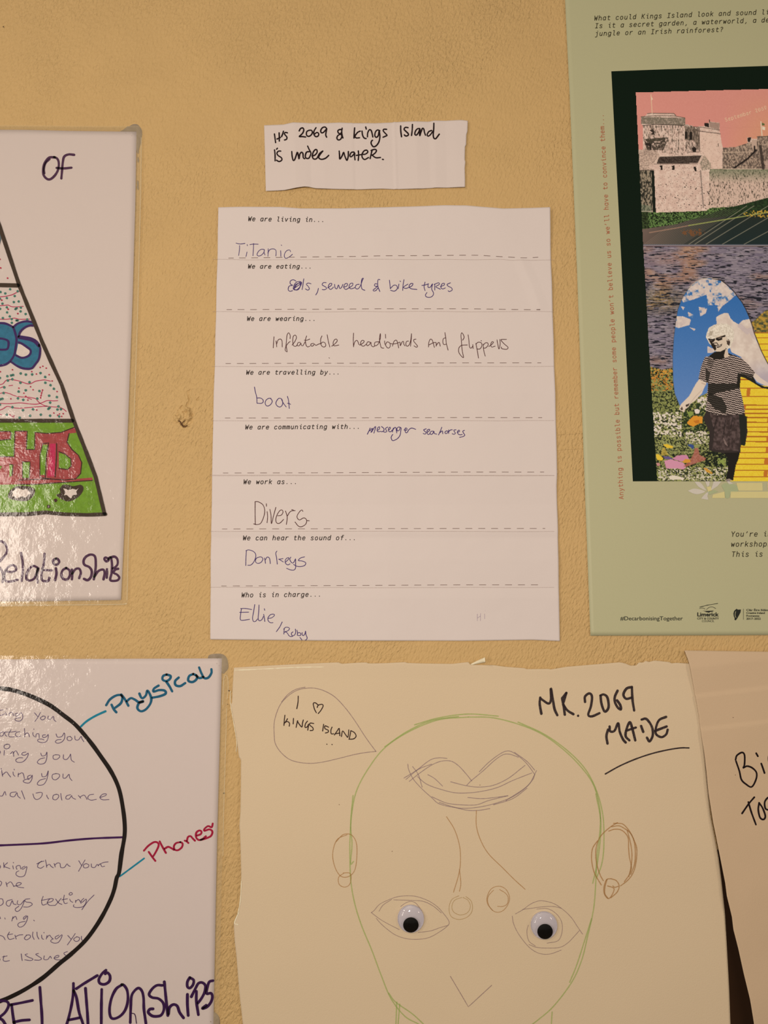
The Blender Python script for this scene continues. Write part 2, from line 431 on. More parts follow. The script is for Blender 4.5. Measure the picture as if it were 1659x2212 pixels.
STROKES = r"""
@strip|560,250,240|3.0
230,285 238,345 247,415;300,270 302,330 303,392;268,360 290,352 318,338;365,248 352,290 337,325;425,275 395,265 378,285 400,315 418,340 410,370 380,378
600,245 620,210 652,198 668,225 655,270 625,305 600,330 640,328 695,332;745,228 712,250 708,300 735,320 775,300 795,260 780,228 745,228;850,190 820,240 818,290 845,325 880,318 890,285 865,262 830,285;1010,210 985,185 945,195 920,235 930,270 960,265 1000,220;1010,210 1000,260 995,305 1008,335
1240,200 1232,240 1238,300 1250,345;1238,225 1205,220 1175,240 1185,275 1215,285 1235,320 1215,365 1180,375 1160,350 1175,310 1210,290 1235,255;1425,195 1420,260 1415,345;1508,245 1470,262 1440,300 1428,322 1450,345 1498,343;1428,330 1436,300
1535,245 1545,310 1570,350 1595,355;1590,185 1598,215
232,525 240,600 240,688;275,500 262,515;325,545 290,545 268,575 285,610 335,645 340,680 300,700 262,680
490,555 495,620 510,685 530,680 550,630 572,565 585,600 595,660;600,655 610,590 635,560 655,580 660,640 680,655;760,545 710,555 690,610 700,645 740,645 765,600 772,560 745,510 725,465
790,610 830,600 865,560 860,520 835,520 805,560 795,620 815,655 860,650 900,580 950,542;950,545 905,600 890,640 930,665 990,650 1040,605
1195,540 1200,600 1205,660 1240,610 1262,560 1280,620 1310,680 1330,620 1332,550;1415,555 1375,565 1355,610 1370,630 1405,600 1425,565 1425,620 1430,670;1480,540 1485,610 1478,680;1450,605 1490,600 1535,592
@strip|780,250,240|3.0
95,330 100,270 125,225 150,235 165,280 175,330;280,235 245,225 215,255 205,310 225,335 255,310 270,240 280,330 262,410 220,465 180,475 150,430 155,395 170,380;380,212 340,212 330,235 365,275 388,300 360,315 328,330
590,165 592,240 603,325;700,195 660,190 640,215 665,245 700,280 705,305 670,318 645,300;765,150 762,230 752,312;875,210 840,215 808,255 802,300 825,310 855,270 878,215 872,270 875,318 890,270 915,205 935,215 945,265 960,305;1050,235 1010,250 985,295 995,318 1030,300 1075,240;1085,128 1082,220 1075,300 1085,350 1110,360 1140,325 1165,290
15,590 60,590 100,560 85,530 45,540 15,590 20,640 55,668 110,640;165,525 150,590 135,655;150,535 200,515 230,530 210,570 165,605;165,605 220,640 290,635;320,662 332,664
@form_navy|460,440,240|1.3
350,600 380,608 420,612 482,604;402,635 400,690 385,778;515,620 518,638;510,728 503,760 495,792;555,622 610,614 680,616;610,605 606,690 598,780;765,690 720,690 680,720 660,765 680,785 720,775 760,735 770,690 765,730 778,770;828,680 826,740 822,790;822,740 850,695 900,682 940,700 945,745 940,785;1012,708 1015,750 1015,792;1022,626 1028,632;1160,725 1150,700 1110,705 1075,745 1068,795 1090,820 1140,800 1188,762
@form_navy|600,580,400|1.5
165,120 140,108 115,120 115,145 135,158 105,165 95,195 110,210 135,205;140,190 170,170 210,140 205,125 170,130 145,165 145,195 175,195 205,165 215,130 180,145 150,185 170,200 195,185 205,140 165,150 150,175;235,100 228,150 220,195;300,145 275,138 258,150 275,168 285,190 270,200 250,190
365,185 358,215 342,242;435,135 410,135 400,155 425,170 440,185 420,197 400,195;450,180 480,160 485,142 465,145 455,175 475,195 500,175;510,150 515,180 530,190 545,155 555,185 570,180 585,150;590,175 620,165 625,145 605,145 592,175 610,195 640,180 670,160 672,140 650,145 640,170 655,190 690,180;730,150 705,155 695,180 715,192 740,165 760,110 768,95 755,100 748,150 755,190 780,203
915,110 900,108 895,140 900,180 915,215;890,150 875,145 865,160 880,170 895,165 870,190 855,200 860,210 880,205 900,180
1000,115 1005,160 1008,190;1008,190 1040,160 1065,165 1070,190 1045,212 1010,205;1085,150 1080,180 1078,190;1094,123 1100,127;1130,110 1122,160 1118,205;1165,150 1140,165 1125,180 1145,187 1170,180 1200,165 1210,145 1190,145 1175,170 1195,190 1245,195
1318,130 1310,170 1318,205;1290,160 1320,155 1350,145;1345,150 1345,175 1365,175 1385,145 1378,190 1395,230 1375,260 1335,262 1322,245 1335,222;1405,150 1405,175 1405,200;1400,150 1440,135 1445,150 1415,170 1440,185 1455,192;1455,170 1490,155 1490,140 1470,145 1460,175 1475,190 1500,180;1545,135 1515,150 1525,165 1555,180 1560,200 1535,212 1525,205
@form_brown|570,700,280|1.4
133,172 128,240 124,312;160,225 165,265 168,300;165,270 185,215 215,200 235,225 238,300;338,195 340,155 320,120 300,150 292,220 285,290 275,340 300,362 295,330 290,290;285,290 320,245 340,232
365,275 400,230 420,180 405,150 380,165 372,220 380,280 410,292 430,270;468,242 440,245 430,280 455,285 475,250 480,275 500,285 530,235;550,160 535,210 540,270 560,298 590,290;520,215 555,215 590,200;640,255 610,260 600,280 625,290 650,262 665,280 700,265 730,255;745,160 730,200 730,255 745,290 775,300 795,280 780,245 750,240 735,258;812,145 825,220 845,300;870,290 905,265 940,225 930,200 905,210 888,250 900,285 960,275;835,436 840,440
1148,122 1145,210 1148,298;1148,290 1165,235 1190,215 1205,235 1215,265 1230,275;1230,275 1270,250 1285,225 1260,215 1240,240 1245,275 1275,290 1310,265;1360,240 1330,235 1315,265 1325,285 1355,265 1370,240 1375,280 1400,298 1420,285;1470,235 1425,240 1415,275 1430,285 1465,260 1490,190 1490,130 1480,200 1490,270 1505,310 1535,315
@form_brown|830,700,280|1.4
15,140 18,190;5,225 10,265 45,315 75,295 70,250 35,238 20,265;70,255 105,262;105,290 125,230 155,215 170,250 185,312;115,262 160,255 200,240 205,285 225,240 245,230 250,265 265,285;310,225 285,230 275,265 290,290 320,270 340,200 348,128 345,200 335,290;405,200 380,205 375,225 400,255 425,290 410,302 380,285
565,300 570,240 590,200 610,210 625,250 640,305;570,275 620,250 660,245 662,290;662,285 690,245 705,250 715,290;780,185 755,195 748,235 760,270 790,265;775,115 785,190 795,265 815,340
1000,215 1020,180 1010,145 990,118 980,150 985,230 990,300 1000,370 1012,435 975,405 950,360 955,310 990,280 1060,275;1070,145 1080,210 1085,280 1095,310 1110,315 1130,290;1130,270 1135,320;1170,255 1185,330 1205,440;1170,265 1200,240 1240,250 1245,290 1220,325 1185,325;1236,220 1241,224;1262,265 1270,340 1290,415;1262,280 1290,250 1320,250 1325,280 1290,315 1265,310;1335,295 1370,270 1395,240 1375,235 1360,265 1370,300 1415,290;1440,210 1450,270 1465,325 1480,260 1475,205;1560,205 1500,205 1490,215 1530,260 1580,305 1560,330 1500,320 1495,300
@form_navy|510,830,200|1.5
335,60 350,140 375,240 380,345;385,255 440,255 485,285 490,325 455,350 380,347;630,262 590,262 545,290 525,340 540,385 570,397 610,380 645,340 650,300 625,268;808,265 770,262 735,300 717,350 740,395 785,415 820,395 840,350 830,290 812,265 850,345 900,412;925,228 945,310 957,440;925,350 950,352 980,368
@form_navy|770,900,260|1.6
190,160 170,205 150,245;185,200 215,165 222,175 200,220;210,215 245,155 265,140 255,185 240,230;285,195 315,175 320,145 300,150 285,180 290,210 320,210;345,140 375,165 378,195 350,212 330,205;430,148 400,165 405,185 420,205 395,220 370,210;440,190 465,170 465,150 450,155 440,180 450,210 475,210 490,190;510,160 500,185 495,215;500,190 530,150 545,165 550,200 555,228
560,200 560,160 590,145 600,165 585,195 565,200;600,150 615,160 610,200 600,260 560,310 500,335 478,300 485,270 500,250;655,185 690,190 695,165 675,160 668,190 680,225 700,220 720,185 760,160 815,178
960,172 925,185 945,210 960,225 945,245 918,235;975,220 1005,195 1005,178 980,185 970,215 985,250 1010,240;1065,205 1030,205 1012,235 1035,250 1060,220 1068,210 1070,235 1105,245;1175,150 1155,200 1130,255;1150,225 1180,200 1188,240;1240,200 1218,215 1225,238 1250,230 1260,205 1240,200;1270,185 1268,235;1275,205 1300,185 1320,185;1370,185 1340,190 1350,215 1362,235 1340,248 1318,240;1385,225 1420,205 1410,190 1390,210 1400,245 1430,255 1455,250;1485,195 1462,205 1475,235 1490,260 1465,280 1418,290
@form_brown|510,1030,200|1.5
345,450 345,650 350,860;345,447 400,450 480,500 515,590 505,700 450,830 380,858 320,845;545,485 548,530;560,625 568,720 560,825;610,585 630,700 638,840 675,700 715,550;750,700 810,690 843,640 830,600 790,605 740,680 715,770 735,830 790,830 855,765;888,615 910,680 920,740 905,855;925,700 960,640 1000,612 1060,607;998,592 1020,595 1035,605;1198,622 1185,597 1150,615 1100,690 1100,740 1140,775 1200,742 1240,745 1268,785 1250,850 1180,895 1120,885 1060,812;1268,785 1315,790
@form_navy|510,1030,200|1.5
190,1325 183,1460 180,1590;183,1325 230,1310 310,1335 355,1385 355,1450 320,1530 270,1580 215,1585;430,1435 370,1460 355,1520 390,1550 450,1535 485,1480 465,1440 430,1435;515,1455 525,1500 532,1550;525,1500 560,1440 600,1455 615,1510 618,1555;735,1332 715,1370 730,1450 742,1565;845,1465 770,1480;770,1475 850,1525;895,1525 940,1480 950,1450 910,1460 885,1500 890,1550 930,1578 970,1560;985,1440 965,1480 1000,1540 1030,1540 1055,1500 1070,1470 1070,1550 1070,1630 1040,1670 980,1668 910,1640;1230,1435 1160,1455 1120,1500 1190,1510 1250,1540 1230,1590 1150,1608 1080,1598 1035,1570
@form_navy|500,1260,220|1.5
170,410 155,500 152,590 200,600 300,585;155,410 240,410 335,425;140,472 210,470 285,468;385,345 370,440 350,560 365,620 400,615 430,580;455,352 450,460 440,570 460,608 500,590 525,540;530,505 540,560 548,620;540,412 547,438;600,570 660,560 705,520 690,500 640,510 600,560 605,610 640,640 680,640;830,628 790,710 735,785;865,730 860,780 858,825;855,745 885,715 925,715 950,735 930,765 870,795;880,780 915,810 940,850 970,865 1000,860;1005,790 980,810 990,850 1025,845 1050,800 1045,745;1070,760 1080,800 1075,840;1078,810 1110,800 1135,820 1120,850 1080,845;1155,800 1155,835 1175,850 1200,820 1210,775 1215,830 1235,880 1225,915 1205,920;1120,880 1140,905 1150,920
@pyramid_purple|0,1150,290|5.2
0,110 40,115 75,150 98,210 80,270 40,320 0,365;0,430 30,470 45,540 40,615;90,480 150,490 205,465 200,425 160,405 110,430 70,490 60,560 90,605 150,605 225,585;268,255 285,350 290,460 275,600;470,435 420,415 370,450 335,520 335,575 375,595 430,570 460,500 480,440 465,540 475,620;558,265 550,380 525,480 525,580 570,605 610,590 618,560;540,465 650,470;700,325 665,345 672,390 710,400 738,365 720,330 700,325;698,445 705,510 688,590;825,440 780,470 765,530 790,575 840,580 870,530 865,470 825,440;895,460 900,520 895,580;900,510 940,455 985,450 1005,500 985,565;1045,575 1090,590 1130,550 1140,480 1110,430 1050,400 1040,350 1070,300 1130,275 1180,300 1190,400 1180,500 1165,580;1170,550 1220,480 1280,460 1300,500 1285,580;1328,455 1330,510 1325,560;1350,330 1310,310 1295,330 1320,360 1345,345;1350,320 1375,310 1390,400 1385,500 1370,590 1450,595 1480,560 1450,520 1410,500 1430,460 1465,450;1375,310 1420,300 1455,330 1460,390 1430,430 1400,445
@pyramid_purple|60,260,260|5.0
380,520 300,525 240,600 220,680 225,760 270,815 320,820 380,770 425,690 435,600 415,540 370,515;645,485 570,480 510,510 490,590 480,700 470,810;405,665 500,672 610,662
@pyramid_purple|60,260,260|4.0
310,545 255,600 232,680 238,740
@pyr_pink|0,480,180|1.7|2
0,1500 120,1485 250,1455 350,1405 430,1370;0,1672 100,1665 180,1660 240,1690 350,1695 475,1685;0,1940 150,1942 300,1918 400,1942 605,1938
@pyr_green_dot|0,480,180|5.4|3
215,1345;365,1385;25,1400;118,1428;305,1480;150,1520;10,1535;288,1600;385,1588;62,1632;150,1705;15,1735;320,1740;345,1722;428,1710;155,1805;422,1785;523,1838;208,1885;70,1918;340,1965;365,1965;248,2012;245,1940;555,1945
@pyr_red_dot|0,480,180|3.8|4
48,1562;175,1742;368,1830;10,750;28,922;165,1125
@pyr_green_dot|0,680,180|5.8|3
425,1175;527,1198;652,1195;818,1168;912,1245;160,1230;235,1215;275,1205;10,1265;170,1315;260,1290;420,1360;600,1350;915,1360;1018,1408;1085,1480;100,1452;385,1535;525,1510;797,1525;990,1618;1145,1645;85,1565;370,1670;475,1700;755,1675;1010,1755;20,1690;60,1680;10,1795;262,1845;470,1905;670,1888;975,1880;1000,1855;1175,1830;1155,1892;1225,1885;148,1995;405,2055;612,2015;825,1995;1010,2015;1190,2030
@pyr_red_dot|0,680,180|3.4|4
22,1142;262,1102;645,1140;738,1187;812,1055;865,1032;932,1070;990,1200;1050,1325;390,1468;622,1440;672,1500;860,1505;840,1565;830,1615;820,1660;490,1568;525,1630;1148,1535;230,1680;568,1705;745,1902;1085,1962;1195,1980;1270,1975;1240,2030;210,2000;1160,2005
@pyr_pink|0,680,180|1.7|2
0,1400 70,1380 150,1305 300,1305 420,1335 550,1378 630,1375 720,1330 870,1305 940,1310 1015,1328;0,1575 100,1555 200,1575 300,1615 420,1640 600,1650 720,1680 800,1760 920,1820 1080,1840 1180,1845 1270,1880 1330,1930;0,1770 200,1775 410,1760 600,1780 740,1785 850,1755 950,1715 1080,1720 1160,1715;0,1910 80,1875 160,1830 300,1860 420,1865 600,1850 760,1838 950,1825;20,1462 100,1430;190,1420 262,1410;0,1985 50,1995;210,2000 260,2030 300,2015;260,2030 290,2055;560,1665 640,1690;820,1660 860,1500
@pyr_blue_fill|0,680,180|0|5
-40,165 100,175 200,210 290,265 325,380 340,500 330,640 300,790 230,920 130,990 0,1020 -40,1020;285,250 380,180 540,145 690,165 690,225 600,230 500,270 420,350 390,450 500,475 620,490 720,530 800,620 820,700 790,880 720,1000 640,1075 500,1080 370,1040 230,950 300,820 330,600 330,400
@pyr_white_fill|0,680,180|0|6
375,590 440,600 540,650 610,690 630,770 560,840 460,850 360,810 340,770 360,680
@pyr_violet|0,680,180|4.6|7
-40,175 100,180 200,215 280,270 320,380 345,500 330,640 305,790 230,920 130,995 0,1025;280,255 380,180 540,140 680,165;680,225 600,225 500,270 420,350 385,445;390,560 460,590 560,660 620,710 620,780 560,840 450,865 340,820;240,950 370,1035 500,1080 640,1075 720,990 790,880 815,700 790,610
-30,480 80,490 175,530 185,620 160,690 80,705 -30,700
@pyr_violet|0,680,180|8|7
400,455 520,475 620,495 720,545 785,620
@pyr_green_fill|0,890,260|0|2|L
-20,140 1030,140 1200,560 1340,900 1430,1400 -20,1400
@pyr_red_fill|0,890,260|0|3|L
-20,270 150,275 165,300 155,375 -20,395;-20,620 205,620 215,270 385,270 370,520 490,520 490,290 660,300 850,290 1040,215 1060,290 960,300 930,420 1000,520 1090,600 1135,700 1120,850 1050,925 1280,905 1285,945 700,985 500,1000 250,1000 -20,1005
@pyr_green_fill|0,890,260|0|4|L
600,455 665,450 650,600 630,870 560,870 560,600;820,560 900,590 980,650 985,740 940,790 820,770;320,690 425,690 415,915 320,915;140,730 185,730 175,880 140,900;-20,740 40,750 -20,860
@pyr_pink_fill|0,890,260|0|4|L
700,440 775,440 760,890 665,890
@pyr_dark|0,890,260|2.2|5|L
-20,270 150,272 165,300 155,378 -20,395;-20,618 205,620 217,268 385,268 372,520 488,522 492,285 660,300 850,285 1040,212;960,300 932,420 1000,520 1090,600 1135,700 1120,850 1050,925 900,940 700,925 560,905 560,600 600,440 680,430 650,600 635,900;820,550 900,580 985,650 990,750 940,795 820,780;320,690 425,690 415,915 320,915 320,690;140,725 190,730 178,880;790,440 790,600 770,900;270,940 700,925;250,1000 500,1000 700,985 1285,945
@pyr_dark_fill|0,890,260|0|5
150,1080 230,1030 310,1020 420,1030 490,1070 480,1140 400,1220 300,1230 150,1200 120,1150;830,1060 880,1005 960,1010 1020,1025 1120,1005 1160,1050 1130,1130 1050,1200 950,1235 880,1215 800,1165 790,1140 840,1120
@pyr_dark|0,890,260|8|5
775,1220;680,1305
@pyr_white_fill|0,890,260|0|6
175,1100 210,1080 240,1055 290,1060 330,1075 375,1060 400,1090 440,1125 400,1140 370,1180 320,1165 270,1180 240,1195 210,1165 170,1170 190,1130;880,1055 920,1065 960,1080 1010,1060 1060,1075 1095,1050 1060,1100 1070,1140 1010,1150 995,1190 960,1175 930,1145 890,1150 910,1110
@pyr_frame|0,0,1659|8.2|8|L
-12,455 1,491 43,617 69,681 93,741 116,792 134.5,832 159.5,906 188,978 208,1031 227,1110;-5,617 41,618;-5,909.5 158,909.5;-5,1111.5 60,1111 100,1107 140,1111 190,1112.5 229,1111
@circ_teal|160,1410,360|5.2|2
325,520 360,465 420,425 470,420 485,450 470,500 415,545;378,515 400,560 425,590;475,415 510,460 545,525;530,480 570,450 610,465 650,490 690,480;655,405 670,440 690,450 720,420 735,375 770,440 765,500 720,560 670,580 635,550 650,500 690,485;845,325 800,355 795,385 850,370 905,375 915,405 860,430 785,445;925,215 890,230 885,265 920,280 955,262 965,230 925,215;925,290 955,335 980,382;1045,245 1010,280 1015,320 1060,330 1110,300;1190,210 1150,230 1140,275 1180,290 1220,265 1225,230 1190,210;1220,225 1250,250 1290,240;1248,145 1270,200 1300,250 1340,245 1370,200 1370,162
@circ_teal_line|160,1410,360|4.6|2
65,740 130,680 220,625 318,580
@circ_pen|0,1460,280|1.5|2
0,480 0,500 30,500 70,480;0,440 50,430;80,460 85,480 95,500;94,417 96,420;125,505 130,470 165,465 180,505;235,475 200,485 205,510 240,505 265,480;275,465 298,500 295,545 260,575 215,570 200,550 230,535 270,530;450,470 490,515;525,465 490,530 455,578;560,510 525,535 545,560 580,545 585,515 555,510;625,510 620,545 650,555 690,515 700,560 725,580
50,710 10,730 10,765 45,760 65,715 75,750 95,770;150,685 120,740 130,775 190,775;75,715 150,715 215,705;260,710 220,720 205,750 230,775 275,765;320,670 325,720 325,775;325,750 355,725 375,740 385,775;430,720 430,750 450,775;440,675 442,682;465,780 475,740 505,740 510,790;590,750 555,755 560,785 600,775 625,745 620,800 595,840 545,850 495,835 495,810 540,805 570,815;725,740 745,780 800,770 830,725 835,790 800,840 745,858 715,840 740,815 790,810;905,770 870,780 870,815 905,825 930,800 905,770;965,765 970,810 1010,815 1045,770 1055,800 1080,838
0,950 15,970 0,1000;65,950 60,1010;100,870 65,885 65,920 105,930 135,900 125,875 95,870;140,995 175,965 185,1025;175,985 210,955 225,970 245,1010;340,970 295,980 290,1005 330,1010 370,985 355,1040 300,1095 230,1100 210,1070 250,1045 300,1045;530,985 545,1020 590,1010 608,970 605,1050 580,1110 520,1125 485,1100 520,1060 580,1045;725,1005 690,1015 690,1055 730,1065 770,1035 765,1010 720,1005;820,1005 820,1055 860,1065 900,1020 910,995 920,1070 958,1100
25,1180 35,1240 42,1280;42,1260 90,1225 120,1260 145,1290;175,1225 180,1260 200,1280;190,1190 192,1198;240,1285 245,1240;240,1260 290,1235 310,1260 320,1310;400,1265 365,1280 365,1310 400,1300 420,1265 415,1320 380,1365 325,1360 305,1340 340,1318 380,1320;540,1245 550,1285 600,1275 625,1210 610,1310 570,1380 510,1395 485,1375 520,1330 590,1310;730,1245 680,1260 680,1310 720,1325 765,1290 765,1255 720,1245;815,1250 815,1300 850,1300 890,1255 900,1300 928,1335
0,1530 40,1530 70,1475 85,1520;215,1480 150,1490 140,1530 190,1540 225,1490 235,1530 268,1560;285,1465 305,1520 325,1572;430,1505 445,1555 480,1578 530,1550 550,1500 525,1485 470,1495;605,1520 610,1540 628,1568;730,1510 690,1525 685,1570 725,1580 760,1540 750,1515 725,1510;785,1500 790,1545 800,1585;910,1515 860,1530 850,1565 890,1570 925,1525 930,1550 975,1575;1010,1525 1040,1560;1030,1545 1080,1520 1105,1545 1120,1575;1205,1510 1150,1520 1130,1560 1170,1585 1240,1575;1290,1550 1360,1525 1365,1505 1320,1510 1285,1550 1320,1580 1400,1578
@circ_pen|0,1740,280|1.5|2
0,750 15,775 0,810;55,725 60,790;105,725 65,770 135,800;172,765 180,805;178,720 182,728;225,810 215,775 260,760 275,805;325,770 290,790 300,810 350,775 345,820 320,890 260,905 215,880 220,845 250,830;540,705 500,740 490,780 530,795 570,770;480,740 530,715 570,705;590,690 600,740 605,785;605,765 640,745 660,770 690,790;700,735 715,780;710,755 740,730 775,735 785,785 830,785 865,740 880,760 905,772;1015,700 1050,760;1095,690 1060,750 1012,835;1110,735 1075,755 1085,790 1130,785 1145,755 1115,738;1175,740 1180,780 1220,785 1250,745 1265,765;1265,760 1290,740 1310,775 1345,770;1290,740 1340,720 1390,715
0,955 30,975 20,1010 0,1030;85,975 100,1030;95,1000 140,970 165,990 185,1030;185,1025 260,1010 280,985 240,980 215,1005 240,1035 312,1045
0,1185 40,1190 50,1240 20,1270 0,1270;165,1195 100,1215 90,1260 130,1280 165,1210 180,1250 215,1260;235,1210 230,1250 270,1260 320,1205 290,1290 250,1340 215,1345 205,1315 250,1280;390,1185 330,1195 340,1225 400,1235 420,1260 370,1290 310,1290;560,1155 540,1215 555,1265 610,1250;540,1205 600,1195 640,1185;610,1235 670,1220 690,1190 650,1185 615,1230 640,1268 710,1270;720,1190 760,1240 800,1258;790,1180 750,1230 715,1270;830,1140 820,1200 835,1245 870,1240;800,1200 870,1185;900,1190 910,1215 938,1230;910,1105 890,1125 905,1140 935,1125 920,1105;975,1235 975,1205;975,1220 1010,1195 1030,1215 1045,1245;1080,1180 1045,1215 1060,1230 1110,1190 1100,1250 1060,1290 980,1298 945,1280 955,1262;1210,1138 1130,1220 1055,1325
0,1400 15,1440;70,1430 75,1445;160,1470 175,1415;170,1440 205,1410 225,1450;345,1400 310,1425 315,1450 360,1405 350,1470 310,1530 260,1548 235,1520 260,1490 330,1475;440,1460 448,1468
0,1650 50,1670 75,1710;130,1610 105,1660 130,1705 190,1690;110,1645 170,1635;200,1650 215,1700;210,1670 250,1650 300,1645;350,1650 320,1690 350,1710 395,1680 390,1650 345,1650;430,1610 425,1660 445,1705;480,1610 485,1660 505,1700;540,1650 545,1690 565,1705;570,1615 572,1622;600,1700 610,1655;610,1680 640,1650 665,1680 690,1700;760,1650 715,1675 730,1700 800,1645 790,1690 750,1745 690,1750 655,1725 680,1700;875,1655 915,1700;970,1630 930,1690 870,1775;990,1670 950,1700 975,1730 1015,1720 1025,1685 990,1670;1050,1665 1050,1700 1075,1725 1115,1670 1130,1660
0,1940 10,1965 0,1975;60,1915 50,1970 80,1985 130,1975;40,1930 100,1915;280,1890 285,1930 293,1975;360,1890 330,1900 370,1930 430,1955 400,1975 325,1965;500,1885 465,1895 500,1920 540,1950 510,1970 450,1968;575,1915 570,1960 620,1960 650,1920 665,1945;700,1945 755,1930 760,1910 725,1915 700,1945 730,1965 790,1965;870,1860 825,1880 850,1910 900,1920 870,1950 820,1955
@circ_purple_line|0,1740,280|4.6|2
-20,505 340,490 600,475 900,440 1200,415 1580,400
@circ_teal_line|0,1740,280|3.4|2
1540,900 1659,812 1850,670
@circ_black|0,1460,280|9|3
-60,150 0,155 150,175 320,225 480,290 650,375 820,500 960,610 1080,740 1200,890 1300,1030 1410,1190 1490,1340 1540,1480 1575,1659 1600,1859 1600,2039 1560,2279 1530,2509 1500,2579 1470,2719 1420,2859 1320,3059 1200,3249 1080,3399 920,3549 760,3679 560,3851 350,3990 150,4095 -60,4180
@circ_red|240,1760,260|4.2|2
458,488 520,420 600,370 650,380 660,420 630,490 590,560;525,505 570,570 615,628;675,360 710,430 760,518;745,460 790,435 830,450 870,475;960,370 900,385 870,430 885,475 930,480 980,440 990,390 960,370;1020,350 1045,360 1070,382;1050,350 1065,300 1100,288 1130,320 1160,350;1190,280 1240,260 1250,225 1220,210 1180,240 1175,300 1210,340 1260,330 1310,290;1405,115 1390,165 1340,150 1290,190 1290,215 1360,195 1400,225 1380,285 1310,320 1240,340
@circ_purple|0,2060,240|6|4
0,690 110,700 140,760 90,860 0,940;0,950 50,980 95,1051 110,1100;170,750 330,720 495,685;185,755 200,880 220,1010 235,1090;215,1010 330,985 450,975;605,490 620,700 635,900 640,1090;1105,430 1105,560 1080,740 1040,920 995,1080;1110,540 1150,640 1190,860 1240,1010 1265,1100;1040,975 1120,960 1190,945;1150,510 1270,430 1460,315;1285,505 1300,700 1315,900 1325,1090;1527,520 1522,750 1520,1090;1590,235 1530,290 1485,370 1500,430 1570,445 1640,400 1650,320 1610,270 1580,290
@circ_purple|220,2060,280|6|4
270,385 190,440 130,560 105,700 120,800 170,820 250,780 310,700 340,580 330,460 290,395 260,385;370,870 375,700 385,540 420,470 475,430 520,470 540,560 545,700 570,880;780,395 710,395 650,440 610,510 650,550 730,565 790,620 800,700 770,770 720,790 650,785 600,740 620,700 660,695;805,350 820,500 835,650 850,780;860,760 870,680 920,640 970,660 1000,740 1050,810;1100,510 1100,640 1110,780;1130,295 1100,350 1100,410 1130,430 1170,390 1180,330 1140,300;1150,540 1200,440 1240,370 1290,360 1330,400 1320,480 1280,560 1235,620;1215,470 1215,600 1240,770;1428,335 1380,350 1355,420 1345,500 1400,495 1420,540 1400,610 1350,670 1290,690 1340,650
@circ_purple|220,2060,280|1.8|4
390,750 430,770 450,880
@draw_black|580,1460,280|2.1|2
383,255 380,330 365,415;615,468 590,420 575,350 600,340 640,370;625,400 640,370 690,360 700,385 670,440 638,478;212,500 205,560 200,630;200,610 230,570 245,545;205,600 240,580 270,600 268,640;322,540 318,610;375,570 365,610 355,655;370,575 400,620 430,650 437,600 448,560;500,575 475,610 470,655 500,645 515,612 505,690;580,605 535,600 530,625 570,660 570,690 535,695;707,615 695,700;770,650 725,635 725,670 765,690 765,715 730,725;815,650 800,690 805,735 835,735;845,750 880,700 905,665 910,710 915,760;860,735 915,725;935,770 950,700 990,750 1015,780 1025,730 1028,685;1055,695 1045,750 1035,800;1055,695 1100,720 1122,765 1090,800 1030,805;748,868 750,869;814,872 817,873
@draw_mauve|580,1460,280|1.6|2
1375,960 1250,790 1100,560 980,400 850,265 720,190 600,155 480,155 370,180 270,240 170,340 110,460 75,600 75,740 90,860 160,970 270,1060 400,1100 550,1112 700,1095 900,1050 1100,1000 1240,975 1375,960;170,330 250,235 350,170 470,140
@draw_crayon|1130,1460,380|5.4|2
155,200 150,260 165,350;160,210 230,255 255,220 255,115 275,230 290,310 315,365;400,155 365,200 360,210 375,280 385,360;400,155 375,240;370,265 410,320 465,355;510,370;575,240 575,190 615,160 640,190 630,280 605,360 640,375 710,345;720,180 730,260 760,330 795,290 785,200 750,170 720,180;880,135 855,190 855,240 880,290 910,310 905,270 875,225;1015,100 965,115 935,170 960,210 1010,200;1015,110 1020,220 1035,320
790,500 775,560 785,630;805,470 810,515 850,510 885,440 900,520 930,590 955,620;990,600 955,560 965,490 995,430 1020,500 1045,600;960,510 1050,480;1100,465 1120,520;1105,405 1150,400 1200,470 1210,550 1180,610 1155,575;1335,380 1270,410 1240,480 1240,540 1290,570 1335,545 1350,500;1235,510 1340,470
@draw_crayon|1130,1460,380|3.2|2
765,915 900,840 1050,775 1200,725 1350,690 1470,672 1550,672
@draw_lips|850,1600,340|1.7|2
110,385 240,305 380,200 470,175 560,180;165,420 280,330 400,250 500,210 600,208 680,255 760,340 820,415;130,400 260,295 400,240;770,460 820,410 940,310 1060,200 1150,140 1220,135 1310,165;900,320 1000,220 1120,130 1200,100 1270,125 1360,195 1420,260 1480,345;1270,115 1400,210 1480,300;1500,305 1480,345 1460,400 1380,490 1250,580 1100,640 950,680 800,700 650,695 480,655 400,590 300,500 210,400 160,300 150,240;200,265 260,350 300,480;250,370 350,450 500,505 650,540 800,540 950,520 1100,480 1250,410 1450,330;600,425 760,465 900,480 1050,460 1200,390 1330,290 1380,250;400,580 550,645 700,665 870,665 1000,620 1200,570;480,640 600,680 760,720 880,725 1010,705;780,590 950,600 1200,570;1050,665 1250,600 1400,490;360,350 430,390 515,470;1180,620 1400,470 1480,350
@draw_green|690,1520,710|2.7|2
